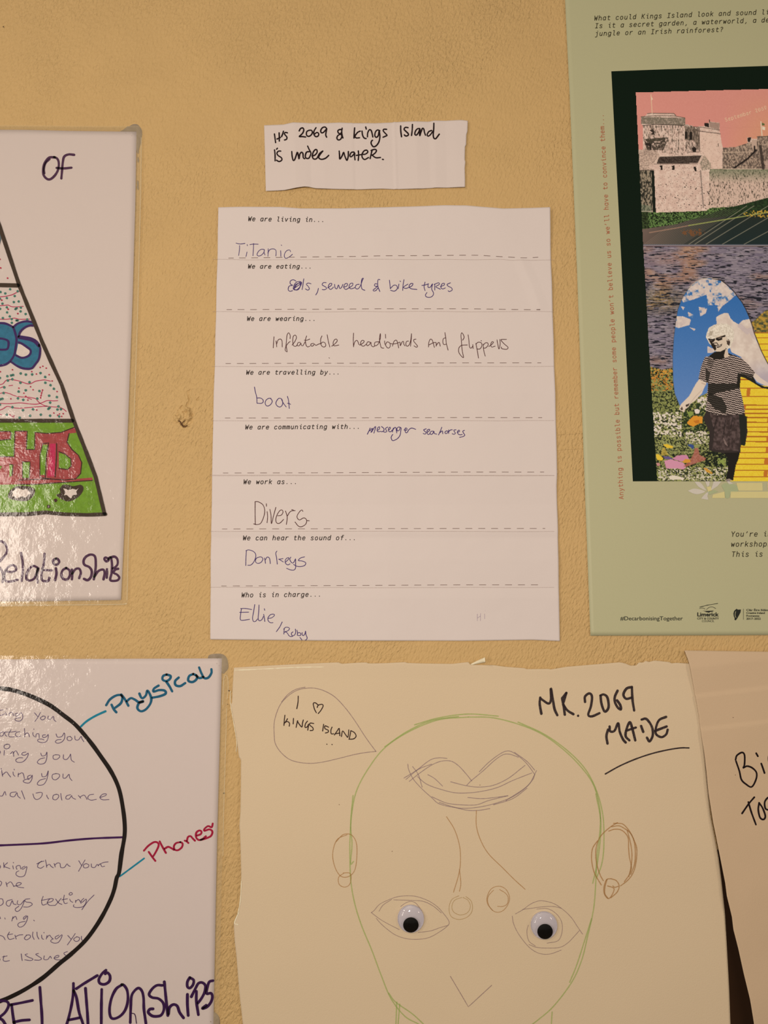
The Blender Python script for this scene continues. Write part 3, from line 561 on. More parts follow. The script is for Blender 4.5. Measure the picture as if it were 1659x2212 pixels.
750,65 600,80 450,140 330,220 250,320 190,430 165,540 155,680 155,800 160,900 180,1010 215,1120 265,1240 310,1360 360,1480 430,1570 500,1610 520,1630;350,1455 385,1500 470,1560 540,1625;390,1500 385,1630;405,1510 395,1630;480,105 600,70 750,50 900,60;330,215 440,140 560,85 700,62;750,65 870,68 1000,100 1120,150 1230,230 1320,320 1380,410 1410,530 1410,640 1395,760 1390,900 1380,1030 1350,1170 1320,1290 1270,1400 1180,1520 1100,1590 1050,1625;1000,90 1130,150 1250,235 1340,330 1395,440 1425,560 1430,700 1420,800 1395,870;1390,450 1415,600 1400,780 1375,900;1370,1080 1300,1300 1260,1400;1172,1550 1167,1630;170,460 158,600 165,700 158,800 172,790
@draw_orange|690,1520,710|1.6|3
140,655 90,680 68,750 80,820 110,865 150,865 180,830 190,750 185,690 160,655 120,655 85,690;125,848 98,870 100,905 125,920 150,910 160,880 155,850 120,848
640,565 680,630 705,710 710,790 700,860 675,945;705,830 712,900 705,940
790,535 790,610 810,680 850,750 920,820 980,880 1035,930
@draw_orange|1250,1730,172.45|2.2|3
780,425 640,510 470,660 390,780 340,950 335,1150 370,1350 430,1520 490,1630;700,440 800,440 900,460 1020,590 1120,780 1180,980 1160,1280 1100,1480 1000,1620 850,1740;600,600 700,565 820,565 920,620 1000,740 1010,950 1030,1150 1070,1350 1030,1500 930,1650;980,580 1050,850 1080,1100 1060,1350 1020,1550;660,510 800,490 900,530 1060,660 1140,900 1140,1250 1060,1500;370,800 270,950 245,1130 265,1320 320,1500 450,1720
650,1590 560,1610 510,1750 510,1880 560,1980 620,2000 690,1900 710,1790 580,1740;650,1590 760,1630 820,1740 780,1870 650,1990;690,1740 730,1770 800,1750;570,1600 530,1750 525,1900 590,1995
@draw_tan|790,1880,250|1.3|3
1330,345 1230,400 1190,520 1220,640 1330,685 1450,650 1520,560 1510,430 1430,355;1370,370 1270,410 1230,500 1260,580 1350,620 1450,590 1495,500 1460,410 1390,370
@draw_orange|1030,1890,250|1.4|3
230,200 160,280 150,370 200,470 280,515 370,490 440,400 460,300 420,200 350,150 270,145 190,190 140,300 150,400 220,490;320,190 400,240 440,300 430,390 370,430 290,430
@draw_mauve|790,1880,250|1.3|3
80,590 120,560 200,470 350,395 480,355 640,345 760,365 900,420 1020,500 1120,610 1190,715 1170,775 1060,860 900,945 720,970 560,955 420,905 300,820 210,740 150,670;80,590 200,680 320,750 480,830;190,570 250,480 370,400;400,405 640,410 820,425 960,490 1080,590;750,870 920,850 1070,800 1180,770;500,500 560,455 640,425 720,455 800,560
@draw_mauve|1030,1890,250|1.3|3
545,540 650,480 760,400 870,355 960,355 1100,395 1240,490 1350,600 1430,720 1505,830;500,570 520,680 580,810 680,950 780,1050 900,1110 1040,1115 1200,1060;650,475 800,455 960,435 1100,435 1200,460;740,980 850,1020 1000,1030 1180,1020 1290,960 1380,870 1460,780;730,700 710,800 740,930 830,1000;850,470 1000,465 1120,530 1200,640 1215,780 1160,920 1000,960
@draw_mauve|690,1520,710|1.6|3|L
660,1370 750,1522 868,1415
@bird_black|1460,1390,307.4|3.7|2
665,1340 680,1290 740,1255 770,1290 770,1400 755,1435 800,1415 860,1435 910,1490 905,1570 855,1655 790,1625 735,1570 710,1470 670,1355;965,1385 985,1440 1003,1495;905,1265 925,1300;1100,1270 1074,1275 1050,1300 1055,1370 1095,1440 1150,1440;815,1830 850,1950 900,2090;885,1775 820,1850 740,1960;940,1840 930,1920 950,2010 990,2030 1010,1990 980,1900 940,1840;1070,1780 1040,1780 1005,1830 1010,1900 1040,1920 1100,1930
"""

# ================================================================ THE SETTING: the painted wall with a recess low on the right
def box_faces(b): return [(b, b+1, b+2, b+3), (b+4, b+7, b+6, b+5), (b, b+4, b+5, b+1), (b+1, b+5, b+6, b+2), (b+2, b+6, b+7, b+3), (b+3, b+7, b+4, b)]
ox = float(P(1500, 1850)[0]); oz = float(P(1500, 1835)[2])
def boxes(name, bs, m, parent=None):
    v = []; f = []
    for (x0, x1, y0, y1, z0, z1) in bs:
        b = len(v)
        v += [(x0, y0, z0), (x1, y0, z0), (x1, y0, z1), (x0, y0, z1), (x0, y1, z0), (x1, y1, z0), (x1, y1, z1), (x0, y1, z1)]
        f += box_faces(b)
    return mesh_obj(name, v, f, m, parent)
wall = boxes('wall_front', [(-1.6, 1.6, 0, .12, oz, 2.9), (-1.6, ox, 0, .12, 0, oz)], WALL)
tag(wall, kind='structure')
WOOD = mat('dark_brown_wood', (70, 42, 22), rough=.5, var=.35, nscale=30)
tag(boxes('trim_1', [(ox - .05, 1.6, .12, .14, 0, oz + .05)], WOOD), kind='structure')
SKIRT = mat('brown_floorboards', (120, 86, 52), rough=.5, var=.2, nscale=12)
tag(boxes('floor', [(-1.6, 1.6, -2.4, .14, -.05, 0)], SKIRT), kind='structure')

# chipped, filled plaster left of the form: its own relief patch on the wall
n = 190
gx, gy = np.meshgrid(np.linspace(350, 462, n), np.linspace(816, 962, n))
def seg(ax, ay, bx, by, r):
    dx, dy = bx - ax, by - ay
    t = np.clip(((gx - ax) * dx + (gy - ay) * dy) / (dx * dx + dy * dy), 0, 1)
    d = np.hypot(gx - ax - t * dx, gy - ay - t * dy)
    return np.exp(-(d / r) ** 2)
def zz(x, y): return 360 + x * .0603, 830 + y * .0603
hh = 0.00085 * np.ones_like(gx)
for (pts, r, amp) in [
    ([(860, 215), (750, 270), (790, 420), (820, 600), (710, 800)], 1.5, -.0007),
    ([(1170, 450), (1100, 570)], 1.2, -.0010), ([(1200, 380), (1130, 560)], 2.0, .0005),
    ([(450, 1330), (520, 1420), (580, 1480), (640, 1540), (740, 1500)], 1.5, -.0017),
    ([(680, 1290), (580, 1380)], 1.4, -.0010), ([(600, 1000), (610, 1005)], 1.6, -.0010), ([(700, 1010), (740, 980)], 1.3, -.0010),
    ([(420, 950), (520, 860), (560, 800)], 2.0, -.0006), ([(700, 850), (820, 940), (840, 1080), (760, 1250)], 4, .0011),
    ([(880, 1000), (910, 1120), (900, 1300), (800, 1390), (640, 1420)], 3, -.0009),
    ([(560, 1100), (480, 1200), (330, 1180)], 5, .0008), ([(640, 1450), (700, 1430)], 2.5, .0012),
    ([(210, 1310), (300, 1340), (370, 1390), (250, 1430)], 1.8, -.0005), ([(420, 1020), (380, 1130)], 2.5, -.0005),
    ([(900, 1180), (860, 1290)], 2.5, .0008), ([(530, 1600), (420, 1720)], 3, .0004), ([(820, 1530), (720, 1640)], 2, -.0004)]:
    for a, b in zip(pts[:-1], pts[1:]):
        hh = hh + amp * seg(*zz(*a), *zz(*b), r)
edge = (1.35 - np.hypot((gx - 404) / 46, (gy - 889) / 62)).clip(0, 1) / 1.0
edge = np.minimum(edge, np.minimum.reduce([(gx - 350) / 8, (462 - gx) / 8, (gy - 816) / 8, (962 - gy) / 8]).clip(0, 1))
hh = np.maximum(hh, .00006); hh = (hh - .00005) * (edge * edge * (3 - 2 * edge)) + .00002
hh += .00012 * (fbm(gx / 5, gy / 7, 3) - .5) * edge
i = (np.arange(n - 1)[:, None] * n + np.arange(n - 1)[None]).ravel()
mesh_obj('chipped_plaster', P(gx.ravel(), gy.ravel(), hh.ravel()), np.stack([i, i + n, i + n + 1, i + 1], 1), WALL, wall, True)
for x, y, r in [(494.7, 1491.7, 1.5), (484, 1713, 1.6), (492, 1521, .8), (8, 59, 1.2)]:
    ik = Ink(); ik.dot((x, y), r)
    ik.build('paint_speck', mat('dark_speck', (40, 22, 12)), wall, lambda x, y: 0 * x, 12)
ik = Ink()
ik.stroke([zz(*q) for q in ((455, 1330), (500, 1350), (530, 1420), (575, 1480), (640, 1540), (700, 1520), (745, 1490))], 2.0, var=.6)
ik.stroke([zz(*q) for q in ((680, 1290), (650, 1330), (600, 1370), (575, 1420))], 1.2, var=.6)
ik.build('plaster_crack_shade', mat('crack_shade_brown', (74, 40, 14)), wall, lambda x, y: 0 * x + .0009, 2)  # dark ribbons paint the shade inside the deep hole along the crack
# faint trowel ridges on the wall right of the form
for y0, y1 in ((939, 935), (972, 967)):
    s = sheet('plaster_ridge', [(1190, y0 - 3), (1262, y1 - 3)], [(1262, y1 - 3), (1262, y1 + 2)], [(1190, y0 + 2), (1262, y1 + 2)], [(1190, y0 - 3), (1190, y0 + 2)],
              lambda x, y: .00002 + .00030 * np.exp(-((y - (939 if y[0] < 955 else 972) + (x - 1190) * .06) / 1.8) ** 2), WALL, 1.0, wall, 0)

# ================================================================ strokes
INKS = {
 'form_navy': ('blue_ballpoint', (62, 40, 92), 'handwritten_answer'), 'form_brown': ('brown_ballpoint', (78, 38, 36), 'handwritten_answer'),
 'strip': ('black_marker', (30, 14, 14), 'handwritten_line'),
 'pyramid_purple': ('purple_marker', (74, 40, 62), 'marker_lettering'),
 'pyr_pink': ('crimson_felt_tip', (178, 44, 76), 'wavy_line'), 'pyr_green_dot': ('green_felt_tip', (66, 110, 92), 'green_dots'),
 'pyr_red_dot': ('red_felt_tip', (172, 36, 60), 'red_dots'), 'pyr_blue_fill': ('blue_felt_tip', (48, 102, 120), 'blue_bubble_letter'),
 'pyr_white_fill': ('bare_paper', (214, 188, 168), 'bare_paper_area'), 'pyr_violet': ('violet_felt_tip', (58, 30, 78), 'violet_letter_outline'),
 'pyr_green_fill': ('green_felt_fill', (108, 138, 36), 'green_colouring'), 'pyr_red_fill': ('red_felt_fill', (156, 62, 58), 'red_block_letters'),
 'pyr_pink_fill': ('magenta_felt_fill', (186, 40, 74), 'magenta_letter_stem'), 'pyr_dark': ('dark_felt_outline', (62, 34, 24), 'dark_letter_outline'),
 'pyr_dark_fill': ('brown_black_felt', (62, 44, 32), 'flower_ring'), 'pyr_frame': ('brown_black_marker', (62, 46, 34), 'pyramid_outline'),
 'circ_teal': ('teal_marker', (18, 84, 106), 'teal_word'), 'circ_teal_line': ('light_teal_marker', (10, 118, 134), 'connector_line'),
 'circ_pen': ('purple_ballpoint', (92, 68, 96), 'handwritten_line'), 'circ_purple_line': ('purple_divider_marker', (58, 14, 66), 'divider_line'),
 'circ_black': ('black_thick_marker', (22, 13, 10), 'circle_outline'), 'circ_red': ('crimson_marker', (158, 12, 48), 'crimson_word'),
 'circ_purple': ('deep_purple_marker', (50, 16, 58), 'purple_lettering'),
 'draw_black': ('black_fineliner', (48, 26, 20), 'bubble_lettering'), 'draw_mauve': ('mauve_pencil', (136, 102, 104), 'mauve_pencil_line'),
 'draw_crayon': ('black_crayon', (42, 26, 28), 'crayon_lettering'), 'draw_lips': ('purple_pencil', (134, 102, 112), 'pencil_lips'),
 'draw_green': ('green_pencil', (166, 176, 92), 'green_pencil_outline'), 'draw_orange': ('orange_pencil', (178, 122, 62), 'orange_pencil_line'),
 'draw_tan': ('tan_pencil', (176, 134, 70), 'tan_pencil_ring'), 'bird_black': ('black_bird_marker', (26, 14, 14), 'marker_lettering'),
}
PENCIL = {'draw_mauve': (.58, .45), 'draw_lips': (.52, .5), 'draw_green': (.60, .45), 'draw_orange': (.66, .45), 'draw_tan': (.55, .4), 'draw_crayon': (1.0, .35), 'circ_pen': (.9, 0), }
def run_strokes(keys, parent, hfun):
    for blk in STROKES.strip().split('@')[1:]:
        lines = blk.strip().split('\n')
        hd = lines[0].split('|')
        key = hd[0]
        if key not in keys: continue
        x0, y0, w = map(float, hd[1].split(','))
        sc = w / 1659.0
        width = float(hd[2]); layer = int(hd[3]) if len(hd) > 3 else 2
        linear = len(hd) > 4
        mn, col, nm = INKS[key]
        if key in PENCIL:
            m = mat(mn, col, .7, .1, alpha=PENCIL[key][0], grain=PENCIL[key][1])
        elif 'fill' in key and 'white' not in key: m = mat(mn, col, .6, .30, 420, spec=.12)
        elif width > 3.5: m = mat(mn, col, .6, .22, 350, spec=.12)
        else: m = mat(mn, col, .6, .1, spec=.15)
        for ln in lines[1:]:
            ik = Ink()
            for st in ln.split(';'):
                if not st.strip(): continue
                pts = parse_pts(st, x0, y0, sc)
                if width: ik.stroke(pts, width, linear)
            if width == 0:
                for st in ln.split(';'):
                    one = Ink(); one.fill(parse_pts(st, x0, y0, sc), linear); one.build(nm, m, parent, hfun, layer)
            else:
                o = ik.build(nm, m, parent, hfun, layer)
                if key.endswith('_dot'): o['kind'] = 'stuff'

def base(px, py): 
    p = P(px, py); return (float(p[0]), 0.0, float(p[2]))

WHITE = mat('white_copy_paper', (211, 187, 170), .75, .015, 900, bump=.00003, bscale=2500)
CREAM = mat('cream_drawing_paper', (208, 176, 137), .85, .03, 1500, bump=.00009, bscale=1300)
TAN = mat('buff_sugar_paper', (198, 162, 124), .85, .03, 1500, bump=.00007, bscale=1300)

# ================================================================ 1. the long answer form
folds = [561, 674, 792, 909, 1028.5, 1148, 1269]
def h_form(x, y):
    x = np.asarray(x, float); y = np.asarray(y, float)
    yy = y - np.interp(x, [460, 900, 1100, 1130, 1200], [0, 0, 0, 2, 2]) * (y < 600)
    ks = [450, 505, 561, 615, 674, 735, 792, 850, 909, 970, 1028.5, 1090, 1148, 1162, 1210, 1269, 1292, 1384]
    hs = [10, 9, 3.5, 8, 4.5, 7.5, 4.0, 8.2, 4.2, 6.8, 8.6, 5.0, 7.4, 5.0, 7.6, 5.2, 7.2, 6.2]
    h = 2.4 * np.interp(yy, ks, hs) * 1e-4 - 8e-4
    h += 3.5e-4 * (1 - np.clip(np.abs(x - (838 + (y - 900) * .004)) / 60, 0, 1)) * np.where(y > 500, 1, 0)
    h += 8e-4 * (fbm(x / 170, y / 150, 11, 2) - .5)
    h += 3.2e-4 * (fbm(x / 45, y / 40, 17, 2) - .5)
    h += 4e-4 * np.clip((x - 1130) / 70, 0, 1) ** 2 * (1 + .5 * np.sin(y / 60))
    # dog-ear crease lines right side
    d = (x - 1125) * .93 - (y - 560) * .36
    h += 5e-4 * np.clip(1 - np.abs(d) / 18, 0, 1) * ((y > 560) & (y < 670) & (x > 1090))
    return h + 3e-4
form = sheet('answer_form',
    [(473, 451), (520, 450), (606, 450), (650, 453), (740, 453), (880, 449), (960, 446.5), (1005, 447), (1040, 450), (1085, 453.5), (1187, 451)],
    [(1187, 451), (1188.5, 530), (1192, 640), (1195.5, 760), (1200, 905), (1202, 980), (1202.5, 1020), (1201.5, 1050), (1204, 1120), (1205, 1200), (1206.5, 1290), (1208.5, 1384.5)],
    [(455, 1381), (700, 1383.5), (1000, 1384), (1150, 1382), (1208.5, 1384.5)],
    [(473, 451), (469, 600), (464.5, 790), (461, 905), (459, 1050), (456, 1200), (455, 1381)], h_form, WHITE, 3.0, origin=base(832, 1384))
tag(form, 'creased white typed form with eight questions answered in pen, centre of wall', 'paper form')
PRINT = mat('black_print', (40, 26, 20), .7, .05)
for txt, p0, p1 in [
    ("We are living in...", (540.5, 480.2), (698, 481.8)), ("We are eating...", (539.1, 580.5), (670.5, 580.8)),
    ("We are wearing...", (537.3, 693.6), (679, 693.6)), ("We are travelling by...", (535.5, 809.6), (731, 809.2)),
    ("We are communicating with...", (533.5, 927.6), (774.4, 926.2)), ("We work as...", (530.5, 1046), (639.2, 1045.6)),
    ("We can hear the sound of...", (528.7, 1166.8), (766, 1166.4)), ("Who is in charge...", (525.9, 1289.8), (691, 1288.2))]:
    ik = Ink()
    un = .147 * (p1[0] - p0[0]) / (len(txt) - 1)
    mono(ik, txt, p0, p1, un, .20, 1.5)
    ik.build('printed_heading', PRINT, form, h_form, 2)
DASH = mat('grey_print', (124, 96, 84), .7, .05)
for yl, yr, xs, x1s, per, xe, kink in [
    (557.9, 552, 494, 517.2, 26.4, 1161.5, 1), (669.7, 667.4, 490.3, 514.2, 26.85, 1165.6, 2), (785.9, 784.4, 488.2, 512.7, 27.0, 1168, 0),
    (903.4, 902.7, 486.9, 511.2, 27.15, 1170, 0), (1022.5, 1020.5, 483.4, 508.4, 27.4, 1173.6, 0), (1143, 1141.8, 481, 505.8, 27.75, 1176, 0),
    (1265.8, 1263.4, 479, 504, 27.95, 1176.7, 0)]:
    ik = Ink()
    def yy(x):
        y = yl + (yr - yl) * min(1, (x - xs) / (1000 - xs))
        if kink == 1 and x > 1030: y = np.interp(x, [1030, 1130, 1165], [yr, 558, 556.5])
        if kink == 2 and x > 1000: y = yr + (x - 1000) * .018
        return y
    ik.stroke([(xs, yy(xs)), (xs + 10.5, yy(xs + 10.5))], 1.15, True)
    x = x1s
    while x < xe - 3:
        e = min(x + per * .5, xe)
        ik.stroke([(x, yy(x)), (e, yy(e))], 1.15, True); x += per
    ik.build('dashed_line', DASH, form, h_form, 2)
CR = mat('crease_tan', (172, 142, 124), .8, .1, alpha=.55, grain=.4)  # thin tan lines along the folds, darker than the paper
for y in folds + [1027]:
    ik = Ink()
    xs = np.linspace(460 + (600 - y) * .01, 1196, 40)
    ik.stroke([(x, y + .8 * (vnoise(x / 60, y, 4) * 2 - 1) + (2 if y < 600 and x > 1100 else 0)) for x in xs], .8)
    ik.build('fold_line', CR, form, h_form, 1)
run_strokes(('form_navy', 'form_brown'), form, h_form)
ik = Ink()
for s in ("135,1885 135,1950", "165,1880 165,1950", "135,1925 165,1905", "205,1885 205,1930", "210,1855"):
    ik.stroke(parse_pts(s, 1000, 900, .2260), .9)
ik.build('faint_pen_mark', mat('faint_pen', (150, 122, 140), .7, .05, alpha=.6, grain=.3), form, h_form, 2)

# ================================================================ 2. the note strip above it
def h_strip(x, y):
    x = np.asarray(x, float); y = np.asarray(y, float)
    ks = [570, 600, 638, 661, 671, 700, 762, 766, 800, 849, 854, 858, 900, 928, 940, 964, 985, 1012]
    hs = [6, 8, 10, 7, 5.2, 8.5, 8, 6.6, 8, 5, 7.4, 6, 9.5, 6.2, 7.8, 6.0, 8.5, 10]
    h = 2.0 * np.interp(x - (y - 340) * .03, ks, hs) * 1e-4 - 7e-4
    h += 9e-4 * np.exp(-((x - 661) / 32) ** 2) * np.clip((y - 350) / 60, 0, 1) ** 2
    h += 6e-4 * (fbm(x / 60, y / 60, 23, 2) - .5)
    return h + 2e-4
strip = sheet('note_strip',
    [(570.8, 271.7), (613.5, 271), (632, 267.4), (667, 267), (705, 268), (734, 266.7), (752, 267.4), (780, 268), (809, 268), (852, 265.2), (881, 264.9), (925, 264.5), (939, 262.3), (997, 261.6), (1010, 263.7)],
    [(1010, 263.7), (1009.3, 286), (1007.1, 293.4), (1006.4, 315), (1004.2, 319.4), (1003.5, 348), (1005, 351.3), (1003.5, 365.7), (1004.2, 389), (1004, 406.2)],
    [(574.5, 413.8), (615, 412.8), (629.4, 410.6), (658.4, 406), (668.5, 406.2), (683, 409.1), (748, 410.3), (780, 410.6), (826, 409.1), (855, 409.9), (910, 409.1), (939, 407), (1004, 406.2)],
    [(570.8, 271.7), (573, 350), (574.5, 413.8)], h_strip, mat('white_note_paper', (209, 184, 166), .75, .015, 900, bump=.00003, bscale=2500), 2.5, origin=base(788, 410))
tag(strip, 'short torn white paper strip with black handwriting about 2069, above the form', 'paper note')
run_strokes(('strip',), strip, h_strip)
# ================================================================ 3. laminated pyramid drawing, left
SHEETW = mat('laminated_white_paper', (207, 181, 163), .6, .012, 900)
SHEETC = mat('laminated_white_paper_low', (208, 182, 165), .6, .012, 900)
PUTTY = mat('grey_adhesive_putty', (148, 124, 98), .8, .25, 300, bump=.0006, bscale=300)
def const(h): return lambda x, y: 0 * np.asarray(x, float) + h
hp = const(.0008)
pyr = sheet('pyramid_drawing', [(-170, 281), (60, 282), (150, 284), (295.9, 285.9)], [(295.9, 285.9), (293, 450), (287.5, 640), (278, 900), (269, 1150), (262.2, 1296)],
            [(-190, 1300), (100, 1298.5), (262.2, 1296)], [(-170, 281), (-190, 1300)], hp, SHEETW, 12, origin=base(60, 1300))
tag(pyr, 'laminated white sheet with a marker-coloured pyramid and word Relationships, upper left', 'drawing')
run_strokes(('pyramid_purple', 'pyr_pink', 'pyr_green_dot', 'pyr_red_dot', 'pyr_blue_fill', 'pyr_white_fill', 'pyr_violet', 'pyr_green_fill', 'pyr_red_fill', 'pyr_pink_fill', 'pyr_dark', 'pyr_dark_fill', 'pyr_frame'), pyr, hp)
ik = Ink(); ik.stroke([(-6, 545), (2, 520), (2.5, 500), (0, 485)], 3.4); ik.build('blue_bubble_letter', mat('slate_felt', (84, 92, 92)), pyr, hp, 7)
hf = const(.00142)
def strip_mesh(name, pts, m, parent, h, thick=.0001):
    ik = Ink(); ik.fill(pts, True)
    v = np.array(ik.v); o = mesh_obj(name, P(v[:, 0], v[:, 1], h), ik.f, m, parent)
    return o
sheet('laminate_film', [(-175, 274), (296, 278)], [(296, 278), (262.2, 1300)], [(-190, 1305), (262.2, 1300)], [(-175, 274), (-190, 1305)], hf, FILM, 40, pyr, 0)
strip_mesh('laminate_border', [(296, 278), (296, 274), (302, 275), (309, 283), (307, 420), (300, 700), (290, 980), (281.5, 1150), (278, 1300), (274, 1307), (262, 1308), (262.2, 1300), (269, 1150), (278, 900), (287.5, 640), (293, 450)], FILMEDGE, pyr, .00130)
strip_mesh('laminate_border', [(-175, 267), (0, 272.5), (150, 274), (296, 274.5), (296, 285.9), (150, 284), (60, 282), (-170, 281)], FILMEDGE, pyr, .00130)
strip_mesh('laminate_border', [(-190, 1300), (100, 1298.5), (262.2, 1296), (262, 1308), (100, 1309), (-190, 1311)], FILMEDGE, pyr, .00130)
def putty(parent, pts, h):
    ik = Ink(); q = catmull(np.vstack([pts, pts[:1]]), 2.0)[:-1]
    c = q.mean(0); v = [P(c[0], c[1], h)]; f = []
    rings = [(.55, h), (.88, h * .9), (1.0, .00005)]; n = len(q)
    for s, hh_ in rings:
        for p in q:
            z = c + (p - c) * s; v.append(P(z[0], z[1], hh_ * (1 + .2 * math.sin(z[0] * .7) * math.cos(z[1] * .5))))
    for k in range(n): f.append((0, 1 + (k + 1) % n, 1 + k))
    for r in range(2):
        for k in range(n):
            a = 1 + r * n + k; b = 1 + r * n + (k + 1) % n
            f.append((a, b, b + n, a + n))
    mesh_obj('adhesive_putty', np.array(v), f, PUTTY, parent, True)
putty(pyr, np.array([(258, 285), (268, 279), (276, 272.5), (278, 273.5), (285, 269.5), (290, 268), (297, 269), (303, 275), (307, 284), (306, 300), (302, 318), (296, 330), (288, 300)]), .0007)
for y, r in ((326, 1.8), (345, 2.2), (395, 1.6), (404, 1.6)):
    putty(pyr, np.array([(296 + r, y - 6), (298 + r, y), (297 + r, y + 7), (294 + r, y)]), .0004)

# ================================================================ 4. laminated relationship circle, lower left
circ = sheet('circle_drawing', [(-170, 1424), (0, 1424), (160, 1423), (480, 1422)], [(480, 1422), (476, 1580), (470.5, 1780), (466.5, 1960), (464.7, 2060), (461.7, 2212), (459, 2330)],
             [(-190, 2330), (459, 2330)], [(-170, 1424), (-190, 2330)], hp, SHEETC, 12, origin=base(150, 2330))
tag(circ, 'laminated white sheet with a thick black circle and words Physical and Phones, lower left', 'drawing')
run_strokes(('circ_teal', 'circ_teal_line', 'circ_pen', 'circ_purple_line', 'circ_black', 'circ_red', 'circ_purple'), circ, hp)
sheet('laminate_film', [(-175, 1416), (480, 1415)], [(480, 1415), (459, 2335)], [(-190, 2335), (459, 2335)], [(-175, 1416), (-190, 2335)], hf, FILM, 40, circ, 0)
strip_mesh('laminate_border', [(480, 1415), (488, 1416), (494, 1424), (493, 1500), (488, 1620), (483.5, 1760), (480, 1900), (477, 2060), (474, 2212), (471, 2330), (459, 2330), (461.7, 2212), (464.7, 2060), (466.5, 1960), (470.5, 1780), (476, 1580), (480, 1422)], FILMEDGE, circ, .00130)
putty(circ, np.array([(448, 1424), (452, 1415), (465, 1412), (480, 1413), (489, 1420), (493, 1432), (493, 1444), (487, 1452), (481, 1455), (470, 1440)]), .0007)
putty(circ, np.array([(455, 2180), (464, 2186), (472, 2194), (475, 2204), (474, 2220), (462, 2235), (450, 2210)]), .0007)
EDGE = mat('laminate_seal_line', (226, 200, 158), .3, .05, alpha=.6)
ik = Ink()
for s in ("195,500 205,300 215,150 240,110 265,160 270,300 258,420", "250,550 235,1100 220,1600 210,2000 200,2500"):
    ik.stroke(parse_pts(s, 450, 1440, .1627), 1.0)
ik.build('laminate_seal', EDGE, circ, const(.0013), 2)
ik = Ink(); ik.stroke([(306.5, 300), (305, 420), (298, 700), (288, 980), (279.5, 1150), (276, 1296)], .9)
ik.stroke([(-170, 1307), (100, 1306.5), (262, 1305), (272, 1303)], .9)
ik.build('laminate_seal', EDGE, pyr, const(.0013), 2)

# ================================================================ 5. the sage green poster, right
GREEN = mat('sage_green_print', (178, 165, 122), .5, .035, 1600, spec=.35)
def h_post(x, y):
    x = np.asarray(x, float); y = np.asarray(y, float)
    return .0009 + .0007 * (fbm(x / 260, y / 300, 31, 2) - .3) + .0009 * np.clip((60 - y) / 80, 0, 1) ** 2 * np.clip((1300 - x) / 90, 0, 1)
post = sheet('exhibition_poster', [(1217, -60), (1900, -84)], [(1900, -84), (1900, 1372)], [(1274.5, 1373), (1659, 1371.5), (1900, 1372)],
             [(1217, -60), (1219.5, 0), (1226, 130), (1229.5, 200), (1246, 600), (1262, 1040), (1274.5, 1373)], h_post, GREEN, 10, origin=base(1560, 1372))
tag(post, 'sage green exhibition poster with castle collage picture and red vertical text, right edge', 'poster')
POSTINK = mat('dark_olive_print', (50, 42, 22), .6, .05)
for txt, p0, p1, n_ in [("What could Kings Island look and sound li", (1286.3, 46.5), (1656, 33.2), 40),
                      ("Is it a secret garden, a waterworld, a de", (1288, 63), (1656, 50.3), 40),
                      ("jungle or an Irish rainforest?", (1288, 79.7), (1557, 71.2), 29)]:
    ik = Ink(); mono(ik, txt, p0, p1, 1.36, .20, 1.35, n_); ik.build('headline_text', POSTINK, post, h_post, 2)
ik = Ink(); mono(ik, "Anything is possible but remember some people won't believe us so we'll have to convince them...", (1345.5, 1075), (1302.6, 252), 1.32, 0, 1.3)
ik.build('vertical_text', mat('brick_red_print', (172, 94, 62), .6, .05), post, h_post, 2)
for txt, y0, x0 in [("You're in", 1159, 1581.6), ("workshops", 1180.6, 1581.5), ("This is yo", 1202.4, 1582.7)]:
    ik = Ink(); mono(ik, txt, (x0, y0), (x0 + 9.9 * (len(txt) - 1), y0 - .35 * (len(txt) - 1) * .2), 1.48, .16, 1.5); ik.build('invitation_text', POSTINK, post, h_post, 2)
BK = mat('black_poster_print', (26, 28, 22), .6, .05)
font_text('hashtag_text', '#DecarbonisingTogether', BK, post, h_post, 1338.8, 1473.3, 1339.6, 8.3, bold=.006)
font_text('council_name', 'Limerick', BK, post, h_post, 1504.5, 1551, 1331, 8.2, bold=.03)
font_text('council_name', 'CITY & COUNTY', BK, post, h_post, 1504.5, 1551, 1337.9, 4.2, bold=.02)
font_text('council_name', 'COUNCIL', BK, post, h_post, 1514.5, 1541, 1343.4, 4.2)
for i_, (t_, w_) in enumerate((('Clár Éire Ildánach', 57), ('Creative Ireland', 40), ('Programme', 28), ('2017–2022', 31))):
    font_text('programme_text', t_, BK, post, h_post, 1610.3, 1610.3 + w_, 1319.6 + 6.25 * i_, 4.2, bold=.02)
ik = Ink()
Z5 = lambda s: parse_pts(s, 1320, 1280, .20434)
ik.stroke(Z5("930,153 1000,135 1060,124 1118,115"), 1.3, var=.3); ik.stroke(Z5("927,168 950,162 970,165 985,174"), .9)
ik.stroke(Z5("1000,178 1030,155 1065,152 1098,168"), .9); ik.fill(Z5("958,190 1000,193 1078,190 1060,203 1000,200"), True)
ik.fill(Z5("975,201 1050,199 1025,212"), True)
ik.build('council_emblem', BK, post, h_post, 3)
ik = Ink()
ik.fill(Z5("1318,170 1330,180 1363,178 1360,205 1345,235 1325,270 1310,292 1295,288 1297,268 1288,250 1284,220 1292,192"), True)
ik.build('harp_emblem', BK, post, h_post, 3)
ik = Ink(); ik.stroke(Z5("1308,200 1301,225 1303,250 1310,262"), 1.1); ik.build('harp_emblem', GREEN, post, h_post, 5)
ik = Ink(); ik.stroke(Z5("1390,172 1390,284"), .7, True); ik.build('divider_line', BK, post, h_post, 3)
strip_mesh2 = Ink(); strip_mesh2.fill([(1319.5, 156.3), (1900, 136.5), (1900, 1038), (1366, 1040.2)], True)
